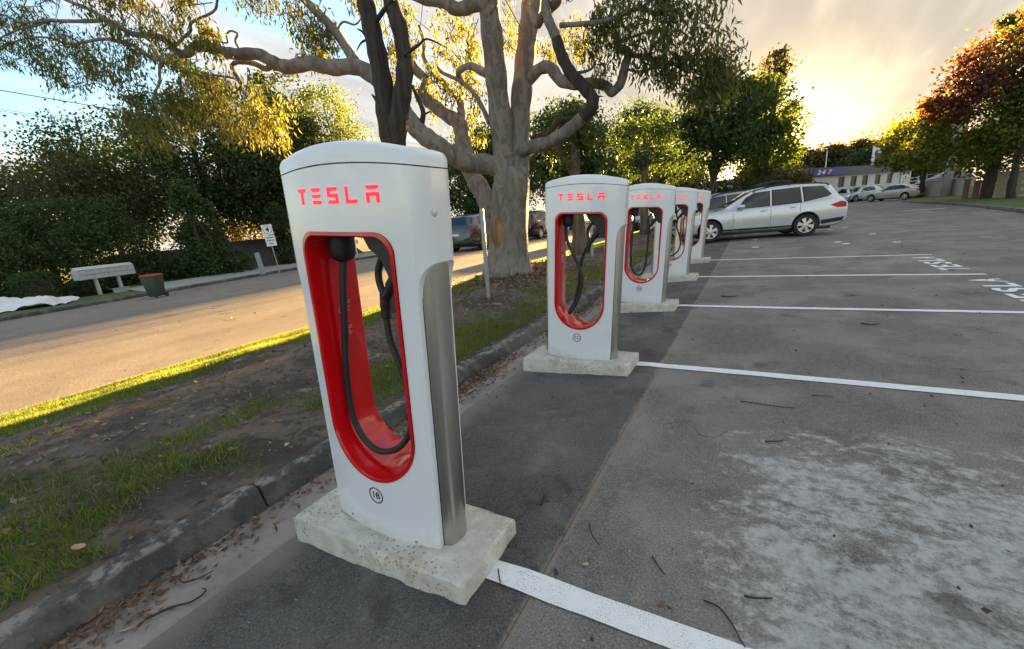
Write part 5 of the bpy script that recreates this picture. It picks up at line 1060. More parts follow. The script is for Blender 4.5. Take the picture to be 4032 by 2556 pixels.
# right side: autumn maples and the trees behind the building
RT = 'trees on the right side'
def maple(name, label, base, crown_g, crown_r, crown_p, n, leaf, tr, seed, group=RT):
    t = tree(name, label, base, 10, crown_g, MAPLE_G, n, leaf, ROUGHB, tr, seed, group=group, nclump=170, clump=0.2, shell=0.75)
    g = np.random.default_rng(seed + 5)
    for mat, cr, frac in ((MAPLE_R, crown_r, 0.20), (MAPLE_P, crown_p, 0.16)):
        P_ = []
        for c in cr:
            for q_ in blob_points(26, np.array(c[:3], float), c[3], c[4], c[5], g, 0.7): P_.append(q_ + g.normal(size=(int(n * frac / 26 / len(cr)), 3)) * 0.20 * c[3])
        if P_: quads('turning_leaves', leaf_quads(np.concatenate(P_), leaf, leaf * 0.36, 0.15, seed + 9), mat, t)
    return t
mb = gnd(3885, 790)
maple('maple_tree', 'large autumn maple with red and green leaves on the grass island', mb, [(0, 0, 5.0, 4.4, 3.6, 2.6), (1.8, 0, 7.6, 3.4, 3.2, 2.8), (-3.2, 0, 4.3, 2.4, 2.4, 1.9), (4.0, -1, 6.4, 3.2, 3.0, 3.2), (0.8, -1.0, 3.4, 3.2, 2.4, 1.2)], [(-0.8, -1.8, 8.0, 2.2, 1.4, 1.1), (1.8, -1.6, 9.8, 2.0, 1.6, 1.0), (-3.2, -1.6, 5.6, 1.3, 1.0, 0.8), (3.2, -2, 9.8, 1.6, 1.4, .9)], [(-1.0, -2.8, 6.8, 2.6, 1.0, 0.9), (1.8, -2.9, 8.0, 2.4, 1.0, 0.8)], 30000, 0.24, 0.34, 81)
maple('maple_tree', 'smaller maple with yellow-green leaves left of the large maple', Vector((13.9, 56.5, 0.9)), [(-0.6, 0, 3.6, 2.6, 2.2, 1.7), (-1.6, 0, 4.8, 1.7, 1.6, 1.4), (0.3, 0, 5.2, 1.6, 1.6, 1.2), (-2.2, -0.4, 2.9, 1.5, 1.2, 0.9)], [(-2.0, -1.6, 4.4, 0.8, 0.7, 0.6), (-0.6, -1.6, 6.6, 1.0, 0.8, 0.5)], [], 12000, 0.26, 0.2, 82)
tree('bent_tree', 'bent dark trunk in front of the block wall at the right edge', gnd(3985, 790), 6, [(0.5, 0.5, 5.2, 2.0, 2.0, 1.2)], MAPLE_G, 3000, 0.22, ROUGHB, 0.20, 83, lean=(-0.5, 0), group=RT, nclump=50)
tree('tall_tree', 'tall sparse grey-green tree above the maples at top right', (21, 52, 0), 18, [(0, 0, 15.0, 2.0, 2.0, 2.6), (-2.4, 0, 13.0, 1.6, 1.6, 1.6), (1.0, 0, 11.5, 2.4, 2.0, 2.0), (-4, 0, 12.0, 1.2, 1.2, 1.6)], OLIVE, 6500, 0.30, BROWNB, 0.22, 84, group=RT, nclump=75)
tree('round_tree', 'brownish tree behind the pale building, right of the bright gap', (22, 96, 0), 12, [(0, 0, 7.0, 4.0, 3, 4.0), (-3, 0, 5.0, 3.0, 3, 2.6), (3.4, 0, 7.5, 3.0, 3, 3.4)], OLIVE, 9000, 0.5, BROWNB, 0.3, 85, group=RT, nclump=95)
tree('round_tree', 'dark tree low behind the pale building', (17, 92, 0), 8, [(0, 0, 5.0, 3.4, 3, 2.6), (3.4, 0, 5.0, 3, 3, 2.6)], DARK, 7000, 0.45, BROWNB, 0.3, 86, group=RT, nclump=70)
for k_, (x_, lb_) in enumerate(((1.6, 'far tree added to shade the car park, hidden behind the green tree'), (7.5, 'hazy far tree under the setting sun, left of the shop sign'), (13.5, 'far tree added to shade the car park, behind the left end of the shop'), (19.5, 'far tree added to shade the car park, behind the middle of the shop roof'), (25.5, 'far tree added to shade the car park, behind the right end of the shop'), (31.5, 'far tree added to shade the car park, beyond the right-hand maples'))):  # tall dense row put in to keep the low sun off the car park
    tree('round_tree', lb_, (x_, 120 + 2 * k_, 0), 11, [(0, 0, 6.0, 3.4, 3, 4.8), (2.0, 0, 5.2, 3.0, 3, 4.6), (-2.0, 0, 5.2, 2.8, 3, 4.6), (0, 0, 9.6, 2.6, 2, 1.6)], OLIVE, 12000, 0.75, BROWNB, 0.3, 87 + 20 * k_, group=RT, nclump=120)
for k_, (x_, y_) in enumerate(((-15.5, 118), (-21.5, 114), (-28, 110))):
    tree('round_tree', ['dark far tree at the end of the street', 'second dark far tree left of the street end', 'leftmost dark far tree beyond the street'][k_], (x_, y_, 0), 16, [(0, 0, 8.5, 4, 3, 5.5), (2, 0, 5, 3.5, 3, 4), (-2, 0, 5, 3.5, 3, 4)], DARK, 8000, 0.6, BROWNB, 0.3, 187 + k_, group=BT, nclump=110)
tree('round_tree', 'dark trees behind the retaining wall at right', (25, 62, 0), 9, [(0, 0, 4.8, 4, 3, 3.2), (-5, 0, 4.2, 3, 3, 2.6), (6, 0, 5.5, 4, 3, 3.5)], DARK, 9000, 0.4, BROWNB, 0.3, 88, group=RT, nclump=90)
# ------------------------------------------------------------------ building with the 24/7 fascia
plain('render_wall', (0.64, 0.61, 0.54), 0.9, var=0.08, bump=0.2); plain('fascia_grey', (0.085, 0.098, 0.115), 0.6, var=0.06); plain('sign_blue', (0.035, 0.04, 0.24), 0.5, var=0.03); plain('sign_white', (0.78, 0.78, 0.80), 0.5, var=0.02); plain('sign_red', (0.55, 0.02, 0.03), 0.5, var=0.02)
plain('window_dark', (0.016, 0.014, 0.014), 0.35, spec=0.3); plain('window_frame', (0.10, 0.085, 0.075), 0.5); plain('galvanised', (0.36, 0.37, 0.37), 0.45, 0.6, var=0.15, scale=20); plain('pole_concrete', (0.34, 0.33, 0.31), 0.9, bump=0.2); plain('roof_metal', (0.12, 0.125, 0.13), 0.6)
A0 = atY(3200, 697, 60); baz = R(35)
B = thing('shop_building', 'long pale single-storey building with dark fascia and a 24/7 sign', 'building', (A0.x, A0.y, 0), (0, 0, math.pi / 2 - baz))
FB, FT, BL0, BL1, BD = A0.z, atY(3200, 663, 60).z, -5.5, 21.5, 10.0
WX = [7.0, 9.5, 12.1, 14.95, 18.0]
wpx = [(3313, 0.0), (3361, 0), (3406, 0), (3456, 0), (3503, 0)]
WX = []
for px, _ in wpx:      # where each window's line of sight meets the wall
    best = min(np.arange(-4, 21, 0.02), key=lambda L_: abs((lambda P_: CX + FPX * float((P_ - np.array([0, 0, CAMH])) @ CAM_R) / float((P_ - np.array([0, 0, CAMH])) @ CAM_F) - px)(np.array([A0.x + L_ * math.sin(baz), A0.y + L_ * math.cos(baz), 2.4]))))
    WX.append(float(best))
WZ0, WZ1, WH = 1.78, 2.94, 0.62
m = MB(); prev = BL0
for i, wx in enumerate(WX):
    m.box((prev, 0, 0), (wx - WH, 0.25, FB)); m.box((wx - WH, 0, 0), (wx + WH, 0.25, WZ0)); m.box((wx - WH, 0, WZ1), (wx + WH, 0.25, FB)); prev = wx + WH
m.box((prev, 0, 0), (BL1, 0.25, FB)); m.box((BL0, 0.25, 0), (BL0 + 0.25, BD, FB)); m.box((BL1 - 0.25, 0.25, 0), (BL1, BD, FB)); m.box((BL0, BD, 0), (BL1, BD + 0.2, FB))
m.build('wall', MATS['render_wall'], B)
for wx in WX:
    w_ = MB().box((wx - WH, 0.08, WZ0), (wx + WH, 0.10, WZ1)).build('window', MATS['window_dark'], B)
    f_ = MB()
    for a, b in (((wx - WH, 0.04, WZ0), (wx - WH + 0.06, 0.12, WZ1)), ((wx + WH - 0.06, 0.04, WZ0), (wx + WH, 0.12, WZ1)), ((wx - WH + 0.06, 0.04, WZ0), (wx + WH - 0.06, 0.12, WZ0 + 0.05)), ((wx - WH + 0.06, 0.04, WZ1 - 0.05), (wx + WH - 0.06, 0.12, WZ1))): f_.box(a, b)
    f_.build('frame', MATS['window_frame'], w_)
MB().box((BL0 - 0.2, -0.22, FB), (BL1 + 0.2, 0.05, FT)).build('fascia', MATS['fascia_grey'], B)
MB().box((BL0 - 0.1, 0.06, FB + 0.02), (BL1 + 0.1, BD, FT - 0.25)).build('roof', MATS['roof_metal'], B)
sg = MB().box((-0.4, -0.26, FB + 0.05), (5.6, -0.223, FT - 0.12)).build('sign_panel', MATS['sign_blue'], B)
x = 0.25
for ch, mt in (('2', 'sign_white'), ('4', 'sign_white'), ('/', 'sign_red'), ('7', 'sign_white')):
    me = text_mesh(ch, 1.0, 0.012, 0.03)
    co = np.array([v_.co[:] for v_ in me.vertices]); lo, hi = co.min(0), co.max(0)
    wd = {'2': 0.62, '4': 0.70, '/': 0.42, '7': 0.62}[ch]
    for v_ in me.vertices:
        yy = (v_.co.y - lo[1]) / (hi[1] - lo[1]); xx = (v_.co.x - lo[0]) / (hi[0] - lo[0])
        v_.co = (x + xx * wd + yy * 0.22, -0.275 + (0.012 if v_.co.z < 0 else 0) , FB + 0.18 + yy * (FT - FB - 0.42))
    obj('letter', me, MATS[mt], sg); x += wd + (0.16 if ch != '/' else -0.05)
MB().lathe([(0.05, FT - 0.3), (0.05, FT + 1.9), (0.03, FT + 1.95)], 10).build('roof_pole', MATS['sign_white'], B, loc=(4.4, 1.2, 0))
bb = atY(3440, 640, 72)
t = thing('billboard', 'white roof billboard with a dark picture above the building', 'billboard', (bb.x, bb.y, 0), (0, 0, R(20)))
MB().box((-0.2, 0, 4.2), (3.9, 0.18, 6.3)).build('panel', MATS['sign_white'], t)
MB().box((0.05, -0.02, 4.3), (1.15, -0.005, 5.5)).build('picture', plain('billboard_red', (0.30, 0.09, 0.07), 0.6, var=0.5, scale=2.5), t); MB().box((1.2, -0.02, 4.3), (2.6, -0.005, 5.2)).build('picture', MATS['window_dark'], t)
for x in (0.3, 3.3): MB().lathe([(0.08, 0), (0.08, 4.2)], 8).build('support', MATS['galvanised'], t, loc=(x, 0.1, 0))

# ------------------------------------------------------------------ right-hand island, walls, fence, poles
isl = [gnd(*p) for p in ((3560, 797), (3625, 800), (3700, 803), (3850, 814), (4032, 836), (4300, 870))]
front = [(p.x, p.y) for p in isl]; back = [(28, 24), (32, 45), (20.5, 62.5), (14.0, 60.5)]
poly = front + back
st(MB().prism(poly, 0.13, 'z', -0.1).build('grass_island', MATS['verge_grass']))
m = MB()
for (a, b) in zip(front, front[1:]):
    d = Vector((b[0] - a[0], b[1] - a[1])).normalized(); nrm = Vector((-d.y, d.x)); nrm = nrm if nrm.x < 0 else -nrm
    m.add([(a[0], a[1], -0.1), (b[0], b[1], -0.1), (b[0], b[1], 0.145), (a[0], a[1], 0.145), (a[0] + nrm.x * 0.16, a[1] + nrm.y * 0.16, -0.1), (b[0] + nrm.x * 0.16, b[1] + nrm.y * 0.16, -0.1), (b[0] + nrm.x * 0.15, b[1] + nrm.y * 0.15, 0.14), (a[0] + nrm.x * 0.15, a[1] + nrm.y * 0.15, 0.14)], [(0, 1, 2, 3), (4, 5, 6, 7), (3, 2, 6, 7), (0, 1, 5, 4), (0, 3, 7, 4), (1, 2, 6, 5)])
st(m.build('island_kerb', MATS['kerb_concrete']))
plain('stained_render', (0.36, 0.34, 0.30), 0.9, var=0.35, scale=3, bump=0.3); plain('black_metal', (0.02, 0.02, 0.021), 0.5, 0.3); plain('white_timber', (0.70, 0.70, 0.66), 0.6)
a, b = gnd(3612, 785), gnd(3812, 775); a = gnd(3628, 782); b = gnd(3812, 774); RWa, RWb = a.copy(), b.copy()
t = thing('retaining_wall', 'stained grey rendered retaining wall behind the sedan', 'wall', a, (0, 0, math.atan2(b.y - a.y, b.x - a.x)))
LW = (b - a).length
MB().box((0, 0, -0.1), (LW, 0.35, 1.46)).build('wall', MATS['stained_render'], t); MB().box((-0.05, -0.04, 1.463), (LW + 0.05, 0.39, 1.56)).build('coping', MATS['pole_concrete'], t)
t = thing('black_fence', 'black metal fence on top of the grey retaining wall', 'fence', a + Vector((0, 0.15, 1.56)), (0, 0, math.atan2(b.y - a.y, b.x - a.x)))
for z in (0.12, 0.98): MB().box((0, 0, z), (LW, 0.03, z + 0.04)).build('rail', MATS['black_metal'], t)
pk = MB().box((0, 0.035, 0.02), (0.018, 0.055, 1.05)).mesh('picket'); pk.materials.append(MATS['black_metal'])
for i in range(int(LW / 0.13)): link(bpy.data.objects.new('picket', pk), t).location = (0.05 + i * 0.13, 0, 0)
t = thing('handrail', 'pale timber handrail frame above the retaining wall', 'railing', atY(3648, 714, 63.5), (0, 0, R(-10)))
for z in (0.0, 0.62): MB().box((0, 0, z), (1.0, 0.05, z + 0.07)).build('rail', MATS['white_timber'], t)
for x in (-0.07, 1.0): MB().box((x, 0, -0.5), (x + 0.07, 0.05, 0.69)).build('post', MATS['white_timber'], t)
t = thing('rail_fence', 'small white rail fence left of the retaining wall', 'fence', atY(3592, 745, 68) * 1.0, (0, 0, R(-15)))
for z in (0.5, 0.85, 1.2): MB().box((-0.9, 0, z), (0.3, 0.04, z + 0.09)).build('rail', MATS['white_timber'], t)
for x in (-0.95, 0.3): MB().box((x, -0.01, 0), (x + 0.14, 0.10, 1.4)).build('post', MATS['white_timber'], t)
# sandstone block wall, block by block
bl, br_ = Vector((13.25, 40.0, 0.1)), Vector((14.55, 39.2, 0.1))
t = thing('block_wall', 'golden sandstone block wall with stepped top at the right edge', 'wall', bl, (0, 0, math.atan2(br_.y - bl.y, br_.x - bl.x)))
q = NT('sandstone'); oi = q.n('ShaderNodeObjectInfo'); a_ = q.noise(7, 5, 0.65); q.pbr(q.mix(oi.outputs['Random'], q.mix(a_, (0.24, 0.18, 0.10), (0.34, 0.26, 0.15)), q.mix(a_, (0.30, 0.24, 0.15), (0.40, 0.32, 0.20))), 0.9, 0, q.bump(a_, 0.6, 0.02))
plain('mortar', (0.42, 0.38, 0.30), 0.9)
LWb = (br_ - bl).length; bkm = MB().box((0, 0, 0), (0.385, 0.05, 0.18)).mesh('block')
bm = bmesh.new(); bm.from_mesh(bkm); bmesh.ops.bevel(bm, geom=list(bm.edges), offset=0.014, segments=1, affect='EDGES'); bm.to_mesh(bkm); bm.free(); bkm.materials.append(MATS['sandstone'])
MB().box((0.0, 0.03, 0), (LWb, 0.30, 1.60)).build('core', MATS['mortar'], t)
for r_ in range(8):
    for c_ in range(-1, 4):
        x = c_ * 0.41 + (0.2 if r_ % 2 else 0)
        if x < -0.05 or x + 0.385 > LWb + 0.06: continue
        o = link(bpy.data.objects.new('block', bkm), t); o.location = (x, -0.012 + rng.uniform(-0.008, 0.008), 0.01 + r_ * 0.2)
MB().prism([(-0.06, 1.605), (LWb * 0.45, 1.74), (LWb + 0.06, 1.50), (LWb + 0.06, 1.61), (LWb * 0.45, 1.86), (-0.06, 1.72)], 0.36, 'y', -0.05).build('coping', MATS['sandstone'], t)
t2 = thing('block_wall', 'second stretch of block wall with brick piers beside the maple trunk', 'wall', (12.6, 42.4, 0.1), (0, 0, R(-30)))
plain('red_brick', (0.26, 0.13, 0.085), 0.9, var=0.3, scale=12, bump=0.3)
for k_, x in enumerate((0.0, 0.5, 0.95)):
    MB().box((x, -0.05, 0), (x + 0.26, 0.25, 1.25 - 0.1 * k_), ).build('pier', MATS['red_brick'], t2, bevel=0.01)
    o = MB().box((x - 0.03, -0.09, 1.253 - 0.1 * k_), (x + 0.29, 0.29, 1.33 - 0.1 * k_)).build('pier_cap', MATS['sandstone'], t2)
def pole(name, label, p0, p1, r0, r1, mat, cat, group=None):
    t = thing(name, label, cat, p0, group=group); d = p1 - p0
    MB().tube([Vector((0, 0, -0.1)), d * 0.5, d], [r0, (r0 + r1) / 2, r1], 14).build('shaft', MATS[mat], t, smooth=True); return t
pole('utility_pole', 'thick grey concrete pole on the grass island', gnd(3718, 779), atY(3768, 545, gnd(3718, 779).y) + Vector((0.0, 0, 1.5)), 0.36, 0.27, 'pole_concrete', 'pole', 'poles on the right')
pole('light_pole', 'slim pale pole behind the retaining wall', atY(3640, 735, 66), atY(3655, 600, 66), 0.10, 0.09, 'pole_concrete', 'pole', 'poles on the right')
lp = atY(3990, 720, 44)
t = thing('street_lamp', 'small lamp with white shade behind the block wall', 'lamp', lp)
MB().lathe([(0.05, -2), (0.05, 2.4)], 8).build('post', MATS['black_metal'], t); MB().lathe([(0.10, 2.4), (0.34, 2.85), (0.36, 3.0), (0.05, 3.12)], 16).build('shade', MATS['sign_white'], t, smooth=30)
car('hatch', 'white hatchback up behind the retaining wall', (18.0, 66.5, 1.0), 185, MATS['white_car_paint'], 1.0, 'cars behind the wall')
car('hatch', 'pale car behind the lamp at the right edge', (17.5, 46.0, 0.9), 175, MATS['sky_paint'], 1.0, 'cars behind the wall')
t = thing('upper_terrace', 'paved terrace behind the retaining and block walls', 'terrace', (0, 0, 0))
MB().prism([(RWa.x + 0.3, RWa.y + 0.5), (RWb.x + 0.1, RWb.y + 0.5), (18.5, 50), (15.2, 40.6), (32, 40.8), (36, 82), (17, 80)], 0.97, 'z', 0.05).build('slab', MATS['path_concrete'], t)
p = gnd(3640, 826); 
tag(MB().prism([(-0.9, -0.16), (0.1, -0.05), (0.8, -0.10), (0.85, 0.08), (0.0, 0.02), (-0.85, 0.10)], 0.006, 'z', 0.0).build('faded_marking', WHITE, loc=(p.x, p.y, 0.002)), 'faded white streak painted on the far asphalt', 'road marking')

# ------------------------------------------------------------------ posts on the median
def gal_post(label, p, h, lean, r=0.038):
    t = thing('galvanised_post', label, 'post', p, (0, lean, 0), 'galvanised posts on the median')
    MB().lathe([(r, -0.2), (r, h), (r * 0.8, h + 0.006)], 16).build('tube', MATS['galvanised'], t, smooth=40)
    MB().lathe([(r * 0.75, h + 0.006), (r * 0.75, h + 0.012)], 16).build('cap', MATS['black_plastic'], t); return t
pp = gnd(1925, 1180, 0.05); gal_post('galvanised post standing in front of the gum trunk', pp, atY(1902, 822, pp.y).z - 0.05, R(1.2))
pp = gnd(2332, 1020, 0.03); gal_post('galvanised post seen through the opening of charger 1C', pp, 1.15, R(0.5), 0.05)

# ------------------------------------------------------------------ far side of the street
plain('bin_green', (0.030, 0.045, 0.032), 0.55, bump=0.1); plain('bin_red', (0.33, 0.025, 0.022), 0.5); plain('letterbox_metal', (0.45, 0.49, 0.50), 0.4, 0.4, var=0.12); plain('brick_brown', (0.13, 0.085, 0.06), 0.9, var=0.3, scale=15); plain('roof_tile', (0.055, 0.046, 0.045), 0.85, var=0.35, scale=5, bump=0.3)
p = gnd(622, 1172, ZS + 0.03)
t = thing('wheelie_bin', 'dark green wheelie bin with a red lid at the kerb', 'bin', p, (0, 0, R(35)), scale=0.80)
def frustum(m, w0, d0, z0, w1, d1, z1, oy=0.0):
    m.add([(-w0, -d0, z0), (w0, -d0, z0), (w0, d0, z0), (-w0, d0, z0), (-w1, -d1 + oy, z1), (w1, -d1 + oy, z1), (w1, d1 + oy, z1), (-w1, d1 + oy, z1)], [(3, 2, 1, 0), (4, 5, 6, 7), (0, 1, 5, 4), (1, 2, 6, 5), (2, 3, 7, 6), (3, 0, 4, 7)]); return m
frustum(MB(), 0.21, 0.24, 0.08, 0.28, 0.35, 0.98).build('body', MATS['bin_green'], t, bevel=0.02, smooth=40)
frustum(MB(), 0.295, 0.365, 0.955, 0.295, 0.365, 0.985).build('rim', MATS['bin_green'], t, bevel=0.008)
frustum(MB(), 0.305, 0.385, 0.99, 0.25, 0.31, 1.07).build('lid', MATS['bin_red'], t, bevel=0.02, smooth=40)
MB().tube([(-0.26, 0.40, 0.96), (0.26, 0.40, 0.96)], 0.018, 8).build('handle', MATS['bin_green'], t)
for sx_ in (-1, 1): MB().lathe([(0.04, -0.03), (0.10, -0.03), (0.10, 0.03), (0.04, 0.03)], 20, 'x').build('wheel', MATS['black_rubber'], t, loc=(sx_ * 0.24, 0.27, 0.10), smooth=40)
MB().prism([(-0.10, 0.62), (-0.02, 0.60), (0.04, 0.66), (-0.03, 0.70)], -0.318, 'y', -0.322).build('council_mark', MATS['sign_white'], t, rot=(R(-6.9), 0, 0), loc=(0.04, 0.03, -0.04))
# letterbox bank
a, b = gnd(350, 1168, -0.22), gnd(458, 1142, -0.22)
a = Vector((-23.0, 6.55, -0.2)); b_ = atX(458, 1100, -23.6)
la, lb2 = atX(300, 1100, -23.0), atX(525, 1078, -23.6)
t = thing('letterbox_bank', 'long grey metal letterbox bank on two legs by the hedge', 'letterbox', (la.x, la.y, -0.35), (0, 0, math.atan2(lb2.y - la.y, lb2.x - la.x)))
LL = (Vector((lb2.x, lb2.y)) - Vector((la.x, la.y))).length; zt0 = 0.90
prof = [(-0.16, zt0), (0.16, zt0), (0.16, zt0 + 0.36), (0.0, zt0 + 0.50), (-0.16, zt0 + 0.40)]
MB().prism([(y_, z_) for y_, z_ in prof], LL, 'x', 0.0).build('box_body', MATS['letterbox_metal'], t, bevel=0.008)
for i in range(8):
    x0 = 0.06 + i * (LL - 0.12) / 8
    for r_ in range(2): MB().box((x0, -0.172, zt0 + 0.025 + r_ * 0.19), (x0 + (LL - 0.12) / 8 - 0.03, -0.161, zt0 + 0.175 + r_ * 0.19)).build('letterbox_door', MATS['letterbox_metal'], t)
for r_ in range(2): MB().box((0.04, -0.19, zt0 + 0.182 + r_ * 0.19), (LL - 0.04, -0.160, zt0 + 0.198 + r_ * 0.19)).build('ledge', MATS['galvanised'], t)
for x in (LL * 0.30, LL * 0.70): MB().box((x - 0.05, -0.05, 0), (x + 0.05, 0.05, zt0)).build('leg', MATS['letterbox_metal'], t)
t = thing('meter_box', 'low grey metal box behind the letterbox leg', 'box', atX(480, 1150, -22.9) * 1.0, (0, 0, R(80)))
t.location.z = -0.15
MB().box((-0.25, -0.12, -0.1), (0.25, 0.12, 0.2)).build('case', MATS['galvanised'], t, bevel=0.01); MB().box((-0.27, -0.14, 0.203), (0.27, 0.14, 0.23)).build('lid', MATS['galvanised'], t)
# white sheet dumped on the verge
q = NT('white_sheet'); q.pbr(q.mix(q.noise(3, 4), (0.62, 0.64, 0.68), (0.78, 0.79, 0.80)), 0.6)
c0 = gnd(95, 1215, -0.10); N = 30; v = []; f = []
gg = np.random.default_rng(5); ph = gg.uniform(0, 6, 12)
for j in range(N):
    for i in range(N):
        u, w = i / (N - 1) * 2 - 1, j / (N - 1) * 2 - 1; rr = max(0, 1 - (u * u * 0.9 + w * w * 0.9)) ** 0.5 if u * u + w * w < 1.1 else 0
        z = 0.45 * rr * (0.65 + 0.35 * math.sin(u * 4 + ph[0]) * math.cos(w * 3 + ph[1])) + 0.06 * math.sin(u * 11 + w * 7 + ph[2]) * rr + 0.05 * abs(math.sin(w * 9 - u * 5 + ph[3])) + 0.02
        s_ = 1 + 0.15 * math.sin(math.atan2(w, u) * 5 + ph[4])
        v.append((u * 0.75 * s_, w * 1.25 * s_, max(0.01, z)))
f = [(j * N + i, j * N + i + 1, (j + 1) * N + i + 1, (j + 1) * N + i) for j in range(N - 1) for i in range(N - 1)]
me = bpy.data.meshes.new('sheet'); me.from_pydata(v, [], f); me.update()
tag(obj('crumpled_sheet', me, MATS['white_sheet'], smooth=50, loc=(c0.x, c0.y, -0.12)), 'crumpled white sheet dumped on the verge at the left edge', 'sheet')
# route sign "4"
sp0 = gnd(1098, 1061, -0.02); X_s = sp0.x
t = thing('route_sign', 'white sign with a circled 4 and a lower text plate on a pole', 'sign', sp0, (R(0), R(-3.2), R(62)), scale=0.71)
MB().lathe([(0.035, -0.2), (0.035, 3.15)], 12).build('pole', MATS['galvanised'], t, smooth=40)
s1 = MB().box((-0.33, -0.065, 2.42), (0.33, -0.045, 3.12)).build('number_plate', MATS['sign_white'], t, bevel=0.006)
s2 = MB().box((-0.30, -0.065, 1.66), (0.34, -0.045, 2.38)).build('text_plate', MATS['sign_white'], t, bevel=0.006)
me = text_mesh('4', 0.46, 0, 0.012)
for v_ in me.vertices: v_.co = (v_.co.x, -0.068, 2.77 + v_.co.y)
obj('number', me, MATS['decal_black'], s1)
vs = [(r_ * math.cos(k_ * math.pi / 18), -0.067, 2.77 + r_ * math.sin(k_ * math.pi / 18)) for r_ in (0.265, 0.285) for k_ in range(36)]
MB().add(vs, [(i, (i + 1) % 36, 36 + (i + 1) % 36, 36 + i) for i in range(36)]).build('circle', MATS['decal_black'], s1)
plain('blurred_print', (0.30, 0.33, 0.40), 0.6)
for z, w_ in ((2.24, 0.21), (2.04, 0.24), (1.83, 0.13)): MB().box((0.02 - w_, -0.069, z - 0.05), (0.02 + w_, -0.0665, z + 0.05)).build('text_line', MATS['blurred_print'], s2)
p = gnd(1035, 1072, -0.02)
t = thing('small_post', 'short flat blue-grey post beside the ivy column', 'post', p, (0, R(-4), R(60))); MB().box((-0.11, -0.03, -0.1), (0.11, 0.03, 0.95)).build('board', plain('post_grey', (0.22, 0.28, 0.33), 0.7), t, bevel=0.01)
p = gnd(1408, 1003, -0.05)
t = thing('letterbox_on_post', 'small white letterbox on a post across the street', 'letterbox', p, (0, R(-4), R(30)))
MB().box((-0.03, -0.03, 0), (0.03, 0.03, 0.75)).build('post', MATS['white_timber'], t); MB().prism([(-0.22, 0.75), (0.22, 0.75), (0.22, 0.98), (0, 1.08), (-0.22, 0.98)], 0.2, 'y', -0.2).build('box', MATS['sign_white'], t, bevel=0.01)
# houses below the road, roofs with courses of tiles
def house(label, loc, rz, W_, D_, wallh, rise, lit=False):
    t = thing('house', label, 'house', loc, (0, 0, rz), 'houses across the street')
    m = MB().box((-W_ / 2, -D_ / 2, -1), (W_ / 2, D_ / 2, wallh)); m.build('wall', MATS['brick_brown'], t)
    roof = MB().prism([(-D_ / 2 - 0.5, wallh + 0.004), (D_ / 2 + 0.5, wallh + 0.004), (0, wallh + rise)], W_ / 2 + 0.4, 'x', -W_ / 2 - 0.4).build('roof', MATS['roof_tile'], t)
    n_ = 13; sl = math.hypot(D_ / 2 + 0.5, rise); ang = math.atan2(rise, D_ / 2 + 0.5)
    cm = MB().box((-W_ / 2 - 0.42, 0, 0), (W_ / 2 + 0.42, sl / n_ + 0.03, 0.05)).mesh('tile_course'); cm.materials.append(MATS['roof_tile'])
    for i in range(n_):
        for sg_ in (-1, 1):
            o = link(bpy.data.objects.new('tile_course', cm), roof); s_ = i * sl / n_
            o.location = (0, sg_ * (-(D_ / 2 + 0.5) + s_ * math.cos(ang)), wallh + s_ * math.sin(ang) + 0.012); o.rotation_euler = (ang + 0.04, 0, 0) if sg_ > 0 else (ang + 0.04, 0, math.pi)
    for x in (-W_ * 0.25, W_ * 0.25):
        w_ = MB().box((x - 0.6, -D_ / 2 - 0.03, 0.5), (x + 0.6, -D_ / 2 - 0.006, 1.7)).build('window', MATS['window_dark'], t)
    return t
house('brick house with dark tiled roof behind the route sign', (-29.5, 18.5, -2.3), R(84), 9, 8, 1.7, 2.1)
house('house with low gable roof hidden in the trees behind the bin', (-31.5, 12.8, -2.2), R(20), 7, 6, 1.9, 1.6)
plain('garage_white', (0.62, 0.58, 0.50), 0.7)
p = atX(745, 1078, -27.5); t = thing('garage_door', 'pale garage front glimpsed under the gable roof', 'garage', (p.x, p.y, -0.75), (0, 0, R(70))); MB().prism([(-0.7, 0), (0.7, 0), (0.7, 0.85), (0.25, 1.0), (-0.7, 0.55)], 0.1, 'y').build('panel', MATS['garage_white'], t)
# overhead wires
plain('wire_black', (0.02, 0.02, 0.022), 0.6)
for k_, (z0, xx) in enumerate(((7.35, -20.2), (6.62, -20.6), (6.45, -20.0), (6.0, -20.4), (5.86, -20.0))):
    P_ = [(xx - 0.03 * (y - 5), y, z0 - 0.035 * (y - 5) + 0.0009 * (y - 5) ** 2) for y in np.linspace(-8, 46, 28)]
    t = tag(MB().tube(P_, 0.0065, 5).build('power_line', MATS['wire_black']), ['topmost', 'second', 'third', 'fourth', 'lowest'][k_] + ' of the thin power lines over the far side of the street', 'power line', 'power lines')

# ------------------------------------------------------------------ grass, litter, leaves, twigs
GRASS = leafmat('grass_blade', [(0.075, 0.135, 0.024), (0.115, 0.185, 0.032), (0.155, 0.205, 0.042), (0.28, 0.24, 0.11)], 0.55)
STRAW = leafmat('dry_litter', [(0.11, 0.055, 0.032), (0.19, 0.115, 0.07), (0.30, 0.20, 0.125), (0.13, 0.040, 0.028)], 0.12)
def vnoise(x, y, s, seed):
    g = np.random.default_rng(seed); T = g.uniform(0, 1, (64, 64)); x = x * s; y = y * s; i = np.floor(x).astype(int); j = np.floor(y).astype(int); fx = x - i; fy = y - j; fx = fx * fx * (3 - 2 * fx); fy = fy * fy * (3 - 2 * fy)
    t_ = lambda a, b: T[a % 64, b % 64]
    return (t_(i, j) * (1 - fx) + t_(i + 1, j) * fx) * (1 - fy) + (t_(i, j + 1) * (1 - fx) + t_(i + 1, j + 1) * fx) * fy
ZM = np.vectorize(zmed)
